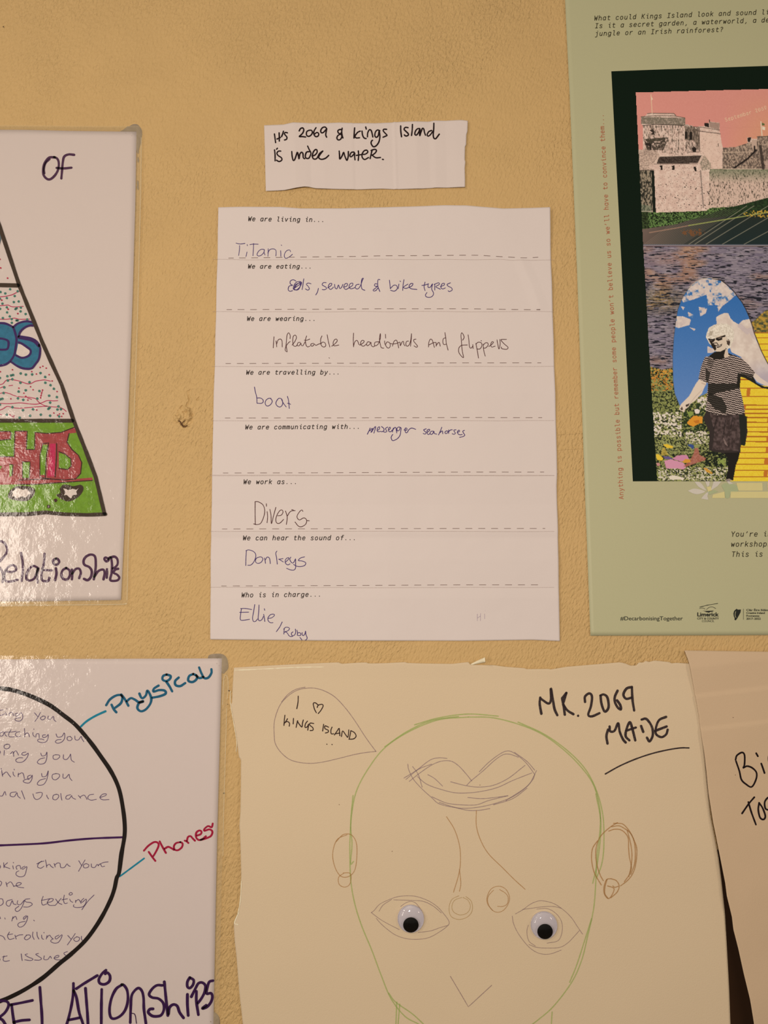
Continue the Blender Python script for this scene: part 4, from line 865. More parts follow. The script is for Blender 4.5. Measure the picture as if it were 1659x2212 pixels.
# dark frame behind the picture: gridded so that it follows the sheet
sheet('dark_green_panel', [(1319.5, 156.3), (1659, 144.7), (1900, 136.5)], [(1900, 136.5), (1900, 1038)], [(1366, 1040.2), (1900, 1038)], [(1319.5, 156.3), (1366, 1040.2)],
      lambda x, y: h_post(x, y) + .00010, mat('dark_green_print', (12, 25, 14), .6, .15, 900, spec=.1), 10, post, 0)

# ---- the collage picture, printed cell by cell (flat print): numpy paints colours in picture coordinates
AX0, AX1, AY0, AY1 = 1370, 1780, 190, 1041
gx, gy = np.meshgrid(np.arange(AX0, AX1 + 1, 1.0), np.arange(AY0, AY1 + 1, 1.0))
IMG = np.zeros(gx.shape + (3,)); LAY = np.zeros(gx.shape, int)
def conv(s, z):
    x0, y0, sc = {'A': (1360, 180, .18023), 'B': (1380, 520, .16818), 'C': (1380, 800, .16818)}[z]
    return [(x0 + float(a.split(',')[0]) * sc, y0 + float(a.split(',')[1]) * sc) for a in s.split()]
def pmask(pts):
    ins = np.zeros(gx.shape, bool)
    pts = list(pts); n = len(pts)
    for i in range(n):
        xa, ya = pts[i]; xb, yb = pts[(i + 1) % n]
        if ya == yb: continue
        c = ((ya > gy) != (yb > gy)) & (gx < (xb - xa) * (gy - ya) / (yb - ya) + xa)
        ins ^= c
    return ins
def sdist(pts):
    d = np.full(gx.shape, 1e9)
    for (ax, ay), (bx, by) in zip(pts[:-1], pts[1:]):
        dx, dy = bx - ax, by - ay; L2 = dx * dx + dy * dy + 1e-9
        t = np.clip(((gx - ax) * dx + (gy - ay) * dy) / L2, 0, 1)
        d = np.minimum(d, np.hypot(gx - ax - t * dx, gy - ay - t * dy))
    return d
def put(m, c, a=1.0):
    c = np.broadcast_to(np.asarray(c, float), IMG.shape)
    a = (np.asarray(m, float) * a)[..., None]
    IMG[:] = IMG * (1 - a) + c * a
def lay(m, k): LAY[m] = k
def line(s, z, w, c, a=1.0):
    put(np.clip(w / 2 + .6 - sdist(conv(s, z) if isinstance(s, str) else s), 0, 1), c, a)
def tex(c0, c1, sx, sy, seed, k=1.0, oct=3, th=None):
    n = fbm(gx / sx, gy / sy, seed, oct)
    n = np.clip((n - .5) * k + .5, 0, 1) if th is None else np.clip((n - th) * k + .5, 0, 1)
    return np.asarray(c0, float) * (1 - n[..., None]) + np.asarray(c1, float) * n[..., None]
# sky
t = np.clip((gy - 190) / 150, 0, 1)[..., None]; r = np.clip((gx - 1560) / 120, 0, 1)[..., None]
put(np.ones(gx.shape, bool), np.array([212, 136, 118]) * (1 - t * r) + np.array([216, 160, 92]) * t * r)
put(np.ones(gx.shape, bool), tex((202, 124, 108), (222, 148, 128), 2, 2, 1), .3)
lay(np.ones(gx.shape, bool), 1)
put(np.clip(.5 - np.abs(gy - (278 - (gx - 1560) * .03) - 2 * vnoise(gx / 6, gy * 0, 3)) , 0, 1) * (gx > 1555), (150, 90, 80), .35)
# castle
castle = pmask(conv("85,810 155,810 150,520 130,500 130,415 190,400 200,378 250,372 520,375 545,405 655,430 660,510 690,505 700,520 740,520 755,535 880,530 890,490 940,490 945,455 955,475 1070,490 1065,580 1075,620 1090,720 1105,785 1250,780 1400,730 1395,665 1450,660 1450,680 1515,680 1515,650 1900,640 2400,600 2400,1700 1100,1640 85,1640", 'A'))
put(castle, tex((206, 168, 146), (224, 190, 166), 5, 5, 7, 2)); lay(castle, 2)
def stain(s, z, c, a, sx, sy, seed, th=.5, k=4):
    m = pmask(conv(s, z)) & castle
    n = np.clip((fbm(gx / sx, gy / sy, seed, 3) - th) * k + .5, 0, 1)
    put(m * n, c, a)
stain("0,360 2400,360 2400,1700 0,1700", 'A', (70, 54, 44), .75, 1.3, 1.8, 41, .74, 9)
stain("130,415 655,430 655,520 130,500", 'A', (92, 82, 66), .8, 2, 2, 42, .38)
put(pmask(conv("130,415 655,430 655,520 130,500", 'A')), (128, 112, 92), .45)
stain("155,520 640,520 640,880 155,810", 'A', (86, 72, 58), .8, 1.3, 6, 43, .62, 6)
stain("160,680 460,660 400,810 200,815", 'A', (58, 48, 38), .9, 3, 3, 44, .42)
line("150,520 300,505 460,510 640,520", 'A', 1.3, (52, 42, 34)); line("130,415 300,403 520,405 655,430", 'A', .9, (70, 58, 46)); line("205,378 250,372 520,376 545,400", 'A', 1.0, (74, 64, 50))
for x in range(170, 640, 34): line("%d,520 %d,545" % (x, x), 'A', .8, (60, 48, 40))
line("248,150 262,370", 'A', 1.6, (222, 178, 140)); put(pmask(conv("250,165 272,205 252,225", 'A')), (228, 196, 160))
put(pmask(conv("225,575 270,565 292,595 290,630 255,628 262,600", 'A')), (56, 44, 36)); put(pmask(conv("185,735 225,725 250,740 255,815 238,815 225,760 185,755", 'A')), (44, 36, 30))
put(pmask(conv("180,690 330,670 460,664 350,705 200,715", 'A')), (70, 60, 46), .8)
put(pmask(conv("650,530 755,535 815,590 820,800 760,700 650,690", 'A')), (118, 98, 80), .75)
stain("655,510 830,540 830,830 655,830", 'A', (64, 52, 42), .7, 1.5, 4, 45, .5)
for s in ("650,600 665,585 682,600 682,680 652,680", "705,605 722,590 742,605 742,690 705,690", "735,790 765,775 790,795 785,835 750,835", "345,1000 385,995 388,1050 362,1050 365,1020", "490,1000 528,998 530,1050 490,1048 510,1025", "755,1015 785,1012 795,1070 770,1065", "1045,735 1055,735 1055,775 1045,770"):
    put(pmask(conv(s, 'A')), (40, 32, 26))
line("820,590 960,605 1075,622", 'A', 1.3, (60, 48, 40)); line("755,535 880,545 1065,578", 'A', .8, (80, 64, 52)); put(pmask(conv("820,590 960,605 1075,622 1095,780 1100,1040 950,1040 870,870 825,850", 'A')), (222, 182, 156), .5)
put(pmask(conv("885,490 940,495 940,545 888,530", 'A')), (44, 34, 28)); put(pmask(conv("945,480 1068,492 1062,575 945,540", 'A')), (150, 118, 100), .8)
line("945,455 948,480", 'A', 1.5, (50, 40, 32)); line("680,838 820,838", 'A', 1.0, (70, 56, 46)); line("823,560 828,830", 'A', 1.3, (76, 64, 52))
put(pmask(conv("345,890 885,872 850,885 805,970 315,975", 'A')), tex((48, 36, 30), (92, 76, 64), 2, 2, 46, 2)); line("345,890 880,876", 'A', .9, (214, 184, 160)); line("350,890 300,965 205,1015", 'A', 1.2, (206, 172, 146)); line("860,885 810,975", 'A', 1.6, (206, 172, 146))
put(pmask(conv("885,872 960,970 960,1040 860,1060 830,970", 'A')), tex((116, 104, 84), (196, 166, 140), 1.6, 2, 47, 3), .8)
line("285,980 800,978", 'A', .8, (80, 62, 52)); line("840,1060 850,1200 875,1500", 'A', 2.0, (96, 82, 72), .7); line("110,1055 275,1050", 'A', 1.2, (52, 44, 36))
put(pmask(conv("110,1058 262,1058 270,1540 120,1540", 'A')), tex((36, 34, 26), (150, 130, 104), 2.2, 4, 48, 4), .95)
put(pmask(conv("255,1056 286,1056 308,1580 270,1560", 'A')), (24, 28, 20)); put(pmask(conv("120,1460 250,1480 262,1560 110,1560", 'A')), (110, 118, 90), .5)
put(pmask(conv("90,812 300,815 355,870 290,960 200,1015 290,1050 100,1050", 'A')), tex((128, 104, 88), (214, 178, 152), 2, 2, 49, 2), .8)
m = pmask(conv("950,1042 2400,1042 2400,1420 1650,1380 1350,1460 1230,1490 930,1500", 'A'))
put(m, tex((208, 172, 148), (52, 46, 34), 1.1, 4.0, 50, 7, 3, .66), .95); put(m * np.clip(1 - (gy - 368) / 30, 0, 1), tex((78, 84, 58), (128, 130, 96), 2, 2, 51, 3), .75)
m = pmask(conv("1105,785 1250,780 1400,730 1515,700 1515,650 2400,600 2400,1040 1100,1040", 'A'))
put(m, tex((74, 60, 50), (176, 146, 120), 2, 3, 52, 3), .85); line("1105,845 1460,835", 'A', 1.3, (196, 164, 136)); line("1240,1030 1400,920 1505,815", 'A', 3.2, (36, 28, 24)); line("1110,1040 2400,1036", 'A', 1.4, (206, 172, 146))
put(pmask(conv("1400,668 1448,660 1430,720 1405,720", 'A')), (48, 38, 32)); put(pmask(conv("1450,690 1515,690 1510,790 1470,830 1450,770", 'A')), (190, 156, 132)); line("1555,770 1590,1030", 'A', 6, (52, 42, 36), .8); line("1485,770 1485,820", 'A', 3, (36, 28, 24)); line("1515,655 2400,640", 'A', 1.2, (86, 72, 58))
put(pmask(conv("1620,940 1760,940 1760,1030 1620,1030", 'A')), (196, 160, 138), .8)
line("1562,475 1575,640", 'A', 1.9, (222, 200, 168)); put(pmask(conv("1570,485 1610,500 1605,520 1575,520", 'A')), (96, 104, 60)); put(pmask(conv("1578,530 1615,540 1612,575 1580,570", 'A')), (228, 206, 176))
rs = np.random.RandomState(4)
for x, y in rs.uniform((310, 1200), (1000, 1520), (46, 2)): put(np.hypot(gx - (1360 + x * .18), (gy - (180 + y * .18)) * 1.3) < rs.uniform(.6, 1.6), (44, 34, 28))
# grass bank
m = pmask(conv("90,1545 310,1560 910,1540 950,1505 1230,1490 1350,1460 1650,1380 2400,1250 2400,1720 900,1650 700,1720 550,1760 140,1800", 'A'))
put(m, tex((24, 32, 18), (102, 126, 66), 2.0, 1.8, 60, 5, 3)); lay(m, 3)
put(m & (gx < 1400), (34, 38, 22), .6)
# wire-striped bank below
m = pmask(conv("140,1760 550,1700 900,1590 1180,1500 1350,1460 1650,1385 2400,1250 2400,1942 150,1942", 'A'))
g = np.clip((gx - 1390) / 190, 0, 1)[..., None]; gv = np.clip((gy - 440) / 90, 0, 1)[..., None]
put(m, (np.array([122, 98, 84]) * (1 - g) + np.array([40, 44, 34]) * g) * (1 - gv * .15) + 0); put(m, np.array([28, 46, 50]), .55 * (gv[..., 0] * g[..., 0])); lay(m, 3)
put(m & (gy < 478 - (gx - 1480) * .10) & (gx > 1475), tex((24, 36, 18), (48, 72, 34), 3, 3, 61, 2), .7)
for xb in list(range(170, 640, 28)) + [700, 770, 905, 1100, 1360, 1660, 2010]:
    k = 1.0 if xb < 640 else 1.0
    ex = xb + 560 + (xb - 170) * .25; ey = 1940 - 420 - (xb > 640) * 40
    L = [(1360 + xb * .18023, 180 + 1940 * .18023), (1360 + ex * .18023, 180 + ey * .18023)]
    put(np.clip(.95 - sdist(L) * (1.3 if xb < 640 else 1), 0, 1) * m, (176, 160, 130) if xb > 640 else (158, 134, 112), .55 if xb < 640 else .95)
put(np.clip(1.5 - sdist(conv("230,1800 550,1745 700,1715", 'A')), 0, 1), (170, 126, 100), .8); put(np.clip(1.6 - sdist(conv("700,1715 1200,1632 1500,1580 1700,1550 2400,1440", 'A')), 0, 1), (160, 160, 84), .9)
n = np.clip((fbm(gx / 3, gy / 3, 62) - .45) * 5, 0, 1)
put(n * np.clip(1.2 - np.hypot((gx - 1494) / 30, (gy - 503) / 10), 0, 1) * 1.4 > .4, (128, 76, 40), .75)
put(n * np.clip(1.2 - np.hypot((gx - 1645) / 45, (gy - 464) / 9), 0, 1) * 1.4 > .4, (206, 158, 56), .85)
line("150,1950 2400,1950", 'A', 3.0, (112, 108, 112)); line("150,1968 2400,1966", 'A', 1.6, (30, 30, 36))
# river
m = gy > 534.5
base_c = tex((112, 98, 108), (138, 122, 124), 16, 6, 70, 2)
base_c = base_c + np.array([30, 6, -22]) * np.clip((fbm(gx / 55, gy / 30, 71, 2) - .55) * 4, 0, 1)[..., None]
put(m, base_c); lay(m, 4)
put((m & (gy < 600) & (gx < 1580)) * np.clip(1 - np.hypot((gx - 1450) / 90, (gy - 562) / 26), 0, 1), (168, 122, 98), .55)
put((m & (gx < 1540)) * np.clip(1 - np.hypot((gx - 1420) / 100, (gy - 650) / 42), 0, 1), tex((146, 116, 66), (72, 70, 48), 3, 2, 72, 3), .75)
wob = 1.8 * (fbm(gx / 14, gy / 9, 76, 2) - .5)
rip = fbm(gx / 13, (gy + wob) / 1.55, 73, 2)
dk = .56 + .07 * np.clip((600 - gy) / 60, 0, 1)
put(m * np.clip((rip - dk) * 13, 0, 1), (26, 26, 32), .92)
put(m * np.clip((fbm(gx / 10 + 40, (gy + wob) / 1.5, 74, 2) - .64) * 12, 0, 1), (168, 150, 150), .6)
# yellow path of bricks
yp = pmask(conv("1470,1200 2400,1150 2400,3200 1150,3200 1300,1700", 'B'))
put(yp, tex((222, 180, 40), (236, 200, 60), 1.2, 1.2, 80, 2)); lay(yp, 5)
put(pmask(conv("1440,1060 1620,900 2400,700 2400,1180 1490,1200", 'B')), tex((64, 68, 44), (188, 142, 48), 5, 4, 81, 3), .9)
for y in (1190, 1255, 1335, 1415, 1500, 1580, 1665): line("1400,%d 2400,%d" % (y, y - 6), 'B', 1.6, (182, 108, 34), 1); 
ys = [5, 60, 125, 235, 340, 452, 505, 558, 612, 672, 732, 795, 855, 920, 990, 1060, 1132, 1210, 1288, 1370]
for k, y in enumerate(ys): put(yp & (sdist(conv("1180,%d 2400,%d" % (y, y + 3), 'C')) < 1.15), (172, 98, 32))
for x0, x1, ya, yb in [(1375, 1425, 237, 340), (1338, 1368, 455, 505), (1640, 1700, 615, 670), (1642, 1700, 735, 790), (1628, 1690, 860, 918), (1622, 1690, 993, 1058), (1602, 1660, 1134, 1208), (1595, 1650, 1290, 1368), (1900, 1950, 340, 450), (1980, 2030, 125, 235)]:
    put(yp & pmask(conv("%d,%d %d,%d %d,%d %d,%d" % (x0, ya, x1, ya, x1 - 14, yb, x0 - 6, yb), 'C')), (190, 108, 38))
# flower meadow
md = pmask(conv("60,-60 150,-40 300,0 430,-30 430,130 450,300 515,460 540,500 600,470 660,430 720,380 790,300 830,180 900,180 900,1000 1130,1000 1130,1430 60,1430", 'C')) & (gx < 1575)
n = fbm(gx / 2.6, gy / 2.2, 90, 3)
c = tex((30, 34, 22), (142, 140, 76), 2.4, 2.2, 90, 6, 3)
put(md, c); lay(md, 6)
def blot(x0, y0, x1, y1, c, th, seed, s=2.6, a=1.0):
    m = pmask(conv("%d,%d %d,%d %d,%d %d,%d" % (x0, y0, x1, y0, x1, y1, x0, y1), 'C')) & md
    put(m * np.clip((fbm(gx / s, gy / (s * .8), seed, 2) - th) * 9, 0, 1), c, a)
blot(100, -120, 430, 60, (206, 140, 54), .5, 91); blot(140, 60, 430, 270, (196, 122, 46), .52, 92); blot(150, 200, 480, 600, (128, 128, 70), .55, 93)
blot(170, 540, 540, 860, (218, 196, 172), .47, 94, 3.2); blot(590, 790, 890, 950, (214, 192, 168), .47, 95, 3); blot(740, 350, 870, 520, (220, 198, 176), .42, 96, 3)
blot(220, 850, 900, 1080, (150, 146, 92), .55, 97); blot(240, 1250, 1130, 1420, (204, 186, 156), .52, 98, 2.8); blot(840, 1040, 1130, 1240, (26, 32, 22), .40, 99, 4)
blot(560, 430, 830, 800, (40, 52, 28), .45, 100, 4); blot(700, 150, 880, 380, (176, 150, 60), .55, 101); blot(1000, 1130, 1110, 1230, (138, 146, 70), .4, 102, 4)
put(pmask(conv("700,510 740,500 775,520 760,560 720,565", 'C')), (222, 200, 180)); put(pmask(conv("745,380 780,370 808,385 790,405 750,400", 'C')), (222, 200, 180)); put(pmask(conv("610,540 680,530 695,570 640,610", 'C')), (134, 142, 66))
put(pmask(conv("606,680 640,640 690,590 730,588 760,600 805,600 803,685 760,690 690,728 630,705", 'C')), (214, 138, 42)); put(pmask(conv("690,655 760,640 770,680 720,690", 'C')), (190, 110, 34))
put(pmask(conv("300,958 350,950 432,980 425,1005 350,1000", 'C')), (218, 176, 50)); put(pmask(conv("208,1090 235,1075 305,1130 290,1165 230,1155", 'C')), (220, 180, 54)); put(pmask(conv("290,1010 320,990 370,1090 270,1100", 'C')), (190, 154, 60), .7)
put(pmask(conv("610,960 660,950 700,970 690,1020 650,990", 'C')), (56, 74, 120)); put(pmask(conv("300,1105 380,1110 430,1145 330,1145", 'C')), (98, 80, 120))
put(pmask(conv("318,1165 400,1145 560,1190 600,1240 560,1278 480,1262 345,1265 330,1220", 'C')), (204, 136, 150)); put(pmask(conv("420,1140 480,1100 560,1090 610,1095 640,1150 560,1180 480,1160", 'C')), (198, 126, 146))
put(pmask(conv("640,1170 690,1080 712,1000 750,1000 770,1090 850,1130 840,1160 740,1190 600,1240 560,1240", 'C')), tex((172, 110, 92), (150, 84, 62), 3, 3, 103, 2)); put(pmask(conv("548,1175 590,1140 650,1150 655,1185 580,1195", 'C')), (206, 140, 50))
put(pmask(conv("820,1260 860,1258 935,1320 930,1335 860,1310", 'C')), (200, 142, 54)); put(pmask(conv("375,1365 440,1350 580,1385 560,1410 390,1405", 'C')), (218, 198, 170)); put(pmask(conv("218,1195 250,1190 272,1220 240,1235 222,1225", 'C')), (190, 128, 120))
# egg shaped blue sky
arch_b = conv("895,487 1050,520 1130,580 1210,660 1260,730 1310,790 1360,880 1400,970 1440,1080 1470,1190 1510,1290 1560,1420 1610,1520 1659,1610 1760,1740 1900,1860", 'B')
arch_l = conv("515,460 450,300 430,130 428,0", 'C') + conv("425,1500 440,1250 465,1050 490,900 530,790 570,710 640,610 720,540 800,498 895,487", 'B')
arch = pmask(arch_b + conv("1800,240 1480,180 1300,60 860,300 560,440 515,460", 'C') + arch_l)
t = np.clip((gy - 600) / 280, 0, 1)[..., None]
put(arch, np.array([34, 92, 150]) * (1 - t) + np.array([100, 128, 172]) * t); put(arch, tex((60, 100, 150), (100, 130, 170), 1.2, 1.2, 110), .22); lay(arch, 7)
def cloud(s, z, seed, soft=.5, a=1.0, s_=7):
    mm = pmask(conv(s, z)) & arch
    put(mm * np.clip((fbm(gx / s_, gy / s_, seed, 4) - soft) * 5 + .55, 0, 1), tex((196, 172, 160), (216, 192, 172), 5, 5, seed + 5, 2), a)
cloud("540,760 640,600 800,495 1050,510 1240,700 1140,790 1060,850 960,830 880,840 860,700 700,760 560,800", 'B', 111, .36)
cloud("640,600 750,560 740,620 680,650", 'B', 112, .9); cloud("470,980 560,980 660,1020 640,1090 500,1130 450,1110", 'B', 113, .3); cloud("760,860 870,870 850,940 780,980", 'B', 114, .36); cloud("620,920 690,960 680,1000 630,980", 'B', 115, .42); cloud("530,850 580,860 560,900", 'B', 116, .3); cloud("870,1360 960,1400 960,1450 870,1450", 'B', 117, .3); cloud("640,1120 720,1140 700,1165", 'B', 118, .4); cloud("960,660 1060,640 1050,720 970,740", 'B', 119, .45); cloud("980,840 1060,850 1010,920", 'B', 120, .5)
big = pmask(conv("985,990 1020,965 1090,935 1140,940 1165,1000 1200,1040 1270,1080 1320,1030 1420,1010 1500,1290 1659,1610 1900,1860 1800,2000 1500,1800 1300,1500 1180,1440 1130,1300 990,1100", 'B')) & arch
put(big, tex((206, 180, 160), (222, 198, 176), 9, 9, 121, 2)); put(big & (sdist(conv("1290,1100 1380,1180 1420,1150 1480,1250", 'B')) < 5), (190, 166, 160), .6); put(big * np.clip((gy - 775) / 40, 0, 1) * np.clip((gx - 1600) / 40, 0, 1), (168, 152, 160), .7)
put(np.clip(1.4 - sdist(arch_b), 0, 1), (50, 38, 32), .9); put(np.clip(1.0 - sdist(arch_l), 0, 1), (60, 56, 50), .6)
put(np.clip(1.3 - sdist(conv("640,600 720,540 800,498 895,487 1000,500", 'B')), 0, 1), (214, 190, 160), .7)
# the person in knitted top and skirt
def pp(s, z, c, a=1.0):
    m = pmask(conv(s, z)); put(m, c, a); lay(m, 8)
pp("540,430 640,330 720,180 770,115 862,160 820,250 800,300 720,390 650,440 625,480 590,500 570,545 545,530 520,520 508,500 515,480", 'C', (216, 190, 164)); put(pmask(conv("590,450 640,430 630,460 600,480", 'C')), (60, 46, 38)); put(pmask(conv("520,500 545,470 560,510 540,520", 'C')), (84, 66, 54)); line("800,170 850,190", 'C', 2.5, (180, 150, 130), .6); line("640,440 720,340 800,260", 'C', 1.2, (176, 148, 126), .6)
pp("1300,30 1440,50 1500,170 1600,215 1800,235 2000,240 2000,262 1659,250 1560,230 1430,150 1350,105 1300,90", 'C', (34, 32, 26)); pp("1430,50 1480,38 1560,110 1659,175 1800,190 2000,170 2000,225 1800,225 1640,208 1560,180 1500,150", 'C', (216, 190, 168))
pp("810,620 850,540 1340,540 1372,640 1382,800 1352,975 1298,965 1290,1062 1080,1072 890,1035 895,800 850,700", 'C', (52, 42, 38)); put(pmask(conv("900,560 1270,550 1290,800 1270,1040 930,1020 960,800", 'C')), tex((58, 44, 40), (104, 82, 76), 4, 5, 130, 2.5), .8)
put(pmask(conv("1270,560 1380,600 1352,970 1300,965", 'C')), (30, 34, 26), .8); line("1000,590 950,760", 'C', 1.0, (30, 24, 22)); line("1100,640 1075,830", 'C', 1.2, (30, 24, 22)); line("1195,600 1165,760", 'C', 1.0, (30, 24, 22)); put(pmask(conv("1070,860 1120,950 1130,980 1090,950", 'C')), (128, 104, 94))
pp("1080,1060 1285,1058 1265,1150 1235,1220 1200,1418 1105,1412 1130,1300 1135,1150", 'C', (30, 26, 22)); pp("1110,1405 1150,1395 1200,1418 1105,1422", 'C', (150, 130, 112))
hair = "850,1245 865,1190 890,1125 960,1085 1050,1070 1120,1075 1190,1110 1215,1190 1205,1290 1185,1330 1165,1380 1130,1400 1120,1440 1000,1440 960,1420 930,1360 890,1320 870,1280"
pp(hair, 'B', tex((200, 180, 156), (232, 212, 186), 2, 2, 131, 3)); put(pmask(conv("900,1170 950,1165 930,1220 880,1240", 'B')), (166, 146, 122), .8)
pp("960,1435 1040,1425 1110,1380 1140,1450 1200,1475 1100,1525 960,1535 890,1490", 'B', (34, 30, 24)); pp("1105,1400 1130,1400 1140,1470 1165,1485 1090,1515 1085,1480", 'B', (208, 180, 152))
pp("930,1290 1000,1230 1100,1215 1120,1290 1130,1350 1100,1400 1040,1430 975,1425 965,1395 930,1360", 'B', (212, 186, 158)); put(pmask(conv("900,1300 950,1330 975,1345 985,1400 965,1420 930,1370", 'B')), (40, 32, 26))
put(pmask(conv("875,1262 930,1270 975,1262 960,1300 930,1320 900,1302", 'B')), (36, 28, 24)); put(pmask(conv("975,1258 1040,1235 1105,1215 1100,1240 1060,1250 1060,1280 1010,1295 980,1280", 'B')), (36, 28, 24)); line("1015,1260 1050,1250", 'B', 1.2, (150, 126, 104)); line("900,1285 930,1290", 'B', 1.0, (120, 100, 84))
line("935,1325 990,1318 1010,1345", 'B', 1.6, (60, 46, 38)); put(pmask(conv("965,1350 1030,1345 1062,1328 1050,1365 1000,1385", 'B')), (52, 38, 32)); line("985,1363 1040,1355", 'B', 1.2, (226, 206, 184)); put(pmask(conv("1115,1290 1145,1270 1165,1310 1150,1360 1125,1340", 'B')), (70, 54, 44)); line("1125,1290 1150,1285", 'B', 1.2, (200, 172, 146))
sw = "840,1500 900,1490 960,1535 1090,1520 1200,1470 1300,1512 1390,1590 1480,1700 1440,1775 1300,1715 1285,1900 1310,2000 1350,2195 1330,2232 1180,2240 1000,2245 850,2200 862,2000 880,1835 755,1785 775,1680 800,1590"
ms = pmask(conv(sw, 'B')); lay(ms, 8)
zg = .9 * np.abs(((gx / 3.6) % 2) - 1)
ph = (gy - gx * .22 + zg * 1.6) * 2 * np.pi / 4.6
kn = np.clip(np.sin(ph) * 2.2 + .1, 0, 1) * np.clip(.75 + .5 * vnoise(gx / 2.4, gy / 4, 140), .2, 1)
put(ms, np.array([40, 31, 27]) + kn[..., None] * (np.array([200, 172, 154]) - np.array([40, 31, 27])))
for s, a in (("880,1840 1250,1840 1290,1700 1290,1900 1000,1960 880,2010", .85), ("880,1960 1050,2020 1120,2140 1100,2230 960,2160 870,2060", .8), ("880,1500 960,1540 930,1640 860,1600", .3), ("1260,1700 1300,1715 1285,1890 1240,1890", .9), ("850,1640 905,1700 880,1840 850,1790", .75), ("1300,1690 1470,1730 1440,1780 1300,1730", .6)):
    put(pmask(conv(s, 'B')) & ms, (34, 30, 24), a)
NAMES = {1: 'pink_sky_print', 2: 'castle_print', 3: 'grass_bank_print', 4: 'river_print', 5: 'yellow_brick_path_print', 6: 'flower_meadow_print', 7: 'blue_sky_print', 8: 'person_print'}
inside = pmask([(1371.7, 202), (1659, 194.4), (1900, 188), (1900, 1039.6), (1417.8, 1039.8), (1402.7, 796), (1387.3, 530)])
PRM = bpy.data.materials.new('collage_print'); PRM.use_nodes = True
nt = PRM.node_tree; at = nt.nodes.new('ShaderNodeAttribute'); at.attribute_name = 'print'
nt.links.new(at.outputs['Color'], nt.nodes['Principled BSDF'].inputs['Base Color'])
nt.nodes['Principled BSDF'].inputs['Roughness'].default_value = .6; nt.nodes['Principled BSDF'].inputs['Specular IOR Level'].default_value = .12
colr = np.clip(lin(np.clip(IMG * 1.03, 0, 255)) / LUM, 0, .93).reshape(-1, 3)
ny, nx = gx.shape
cell = LAY[:-1, :-1] * inside[:-1, :-1]
def biggest(k, other):
    """keep the largest connected area of picture area k, give crumbs to its neighbour"""
    m_ = cell == k; best = None; seen = np.zeros_like(m_)
    comps = []
    for (a, b) in zip(*np.nonzero(m_)):
        if seen[a, b]: continue
        st = [(a, b)]; seen[a, b] = True; c_ = []
        while st:
            y_, x_ = st.pop(); c_.append((y_, x_))
            for yy_, xx_ in ((y_ + 1, x_), (y_ - 1, x_), (y_, x_ + 1), (y_, x_ - 1)):
                if 0 <= yy_ < m_.shape[0] and 0 <= xx_ < m_.shape[1] and m_[yy_, xx_] and not seen[yy_, xx_]:
                    seen[yy_, xx_] = True; st.append((yy_, xx_))
        comps.append(c_)
    comps.sort(key=len)
    for c_ in comps[:-1]:
        for q_ in c_: cell[q_] = other
biggest(4, 6)
biggest(1, 3)
pz = P(gx.ravel(), gy.ravel(), (h_post(gx, gy) + .00020).ravel())
ii, jj = np.meshgrid(np.arange(ny - 1), np.arange(nx - 1), indexing='ij')
q0 = ii * nx + jj
for k, nm in NAMES.items():
    sel = q0[cell == k]
    if not len(sel): continue
    fc = np.stack([sel, sel + nx, sel + nx + 1, sel + 1], 1)
    used, inv = np.unique(fc, return_inverse=True)
    mesh_obj(nm, pz[used], inv.reshape(-1, 4), PRM, post, colors=colr[used])
ik = Ink(); mono(ik, "September 2069", (1567.3, 265), (1652, 239.3), 1.05, 0, 1.2)
ik.build('date_text', mat('pale_pink_print', (236, 188, 150), .5, .03), post, h_post, 6)
# pale flowers and bricks fading out below the picture
ZC = lambda s: conv(s, 'C')
ik = Ink()
for s in ("620,1550 700,1522 800,1540 842,1562 760,1592 690,1585", "705,1430 780,1445 840,1520 855,1548 790,1520 740,1480", "840,1428 900,1428 895,1480 870,1500", "950,1428 1050,1430 1000,1490 915,1545", "790,1650 830,1600 885,1560 870,1620 880,1662", "1115,1428 1150,1428 1200,1460 1150,1465"):
    ik = Ink(); ik.fill(ZC(s)); ik.build('faded_petal_print', mat('faded_petal', (200, 182, 160), .5, .05), post, h_post, 3)
ik = Ink()
for s in ("1240,1448 1575,1448 1580,1548 1270,1548", "1640,1448 1900,1448 1900,1548 1645,1548", "1170,1560 1900,1560 1900,1642 1165,1642", "940,1600 1090,1560 1095,1642 930,1642", "860,1500 915,1495 930,1550 880,1560"):
    ik = Ink(); ik.fill(ZC(s), True); ik.build('faded_brick_print', mat('faded_brick', (208, 186, 122), .5, .04), post, h_post, 3)
ik = Ink()
for s in ("1050,1480 1110,1450 1240,1480 1260,1560 1170,1580 1150,1640 1105,1640 1090,1560", "860,1560 960,1540 1010,1560 900,1600"):
    ik = Ink(); ik.fill(ZC(s)); ik.build('faded_leaf_print', mat('faded_leaf', (164, 164, 118), .5, .04), post, h_post, 3)

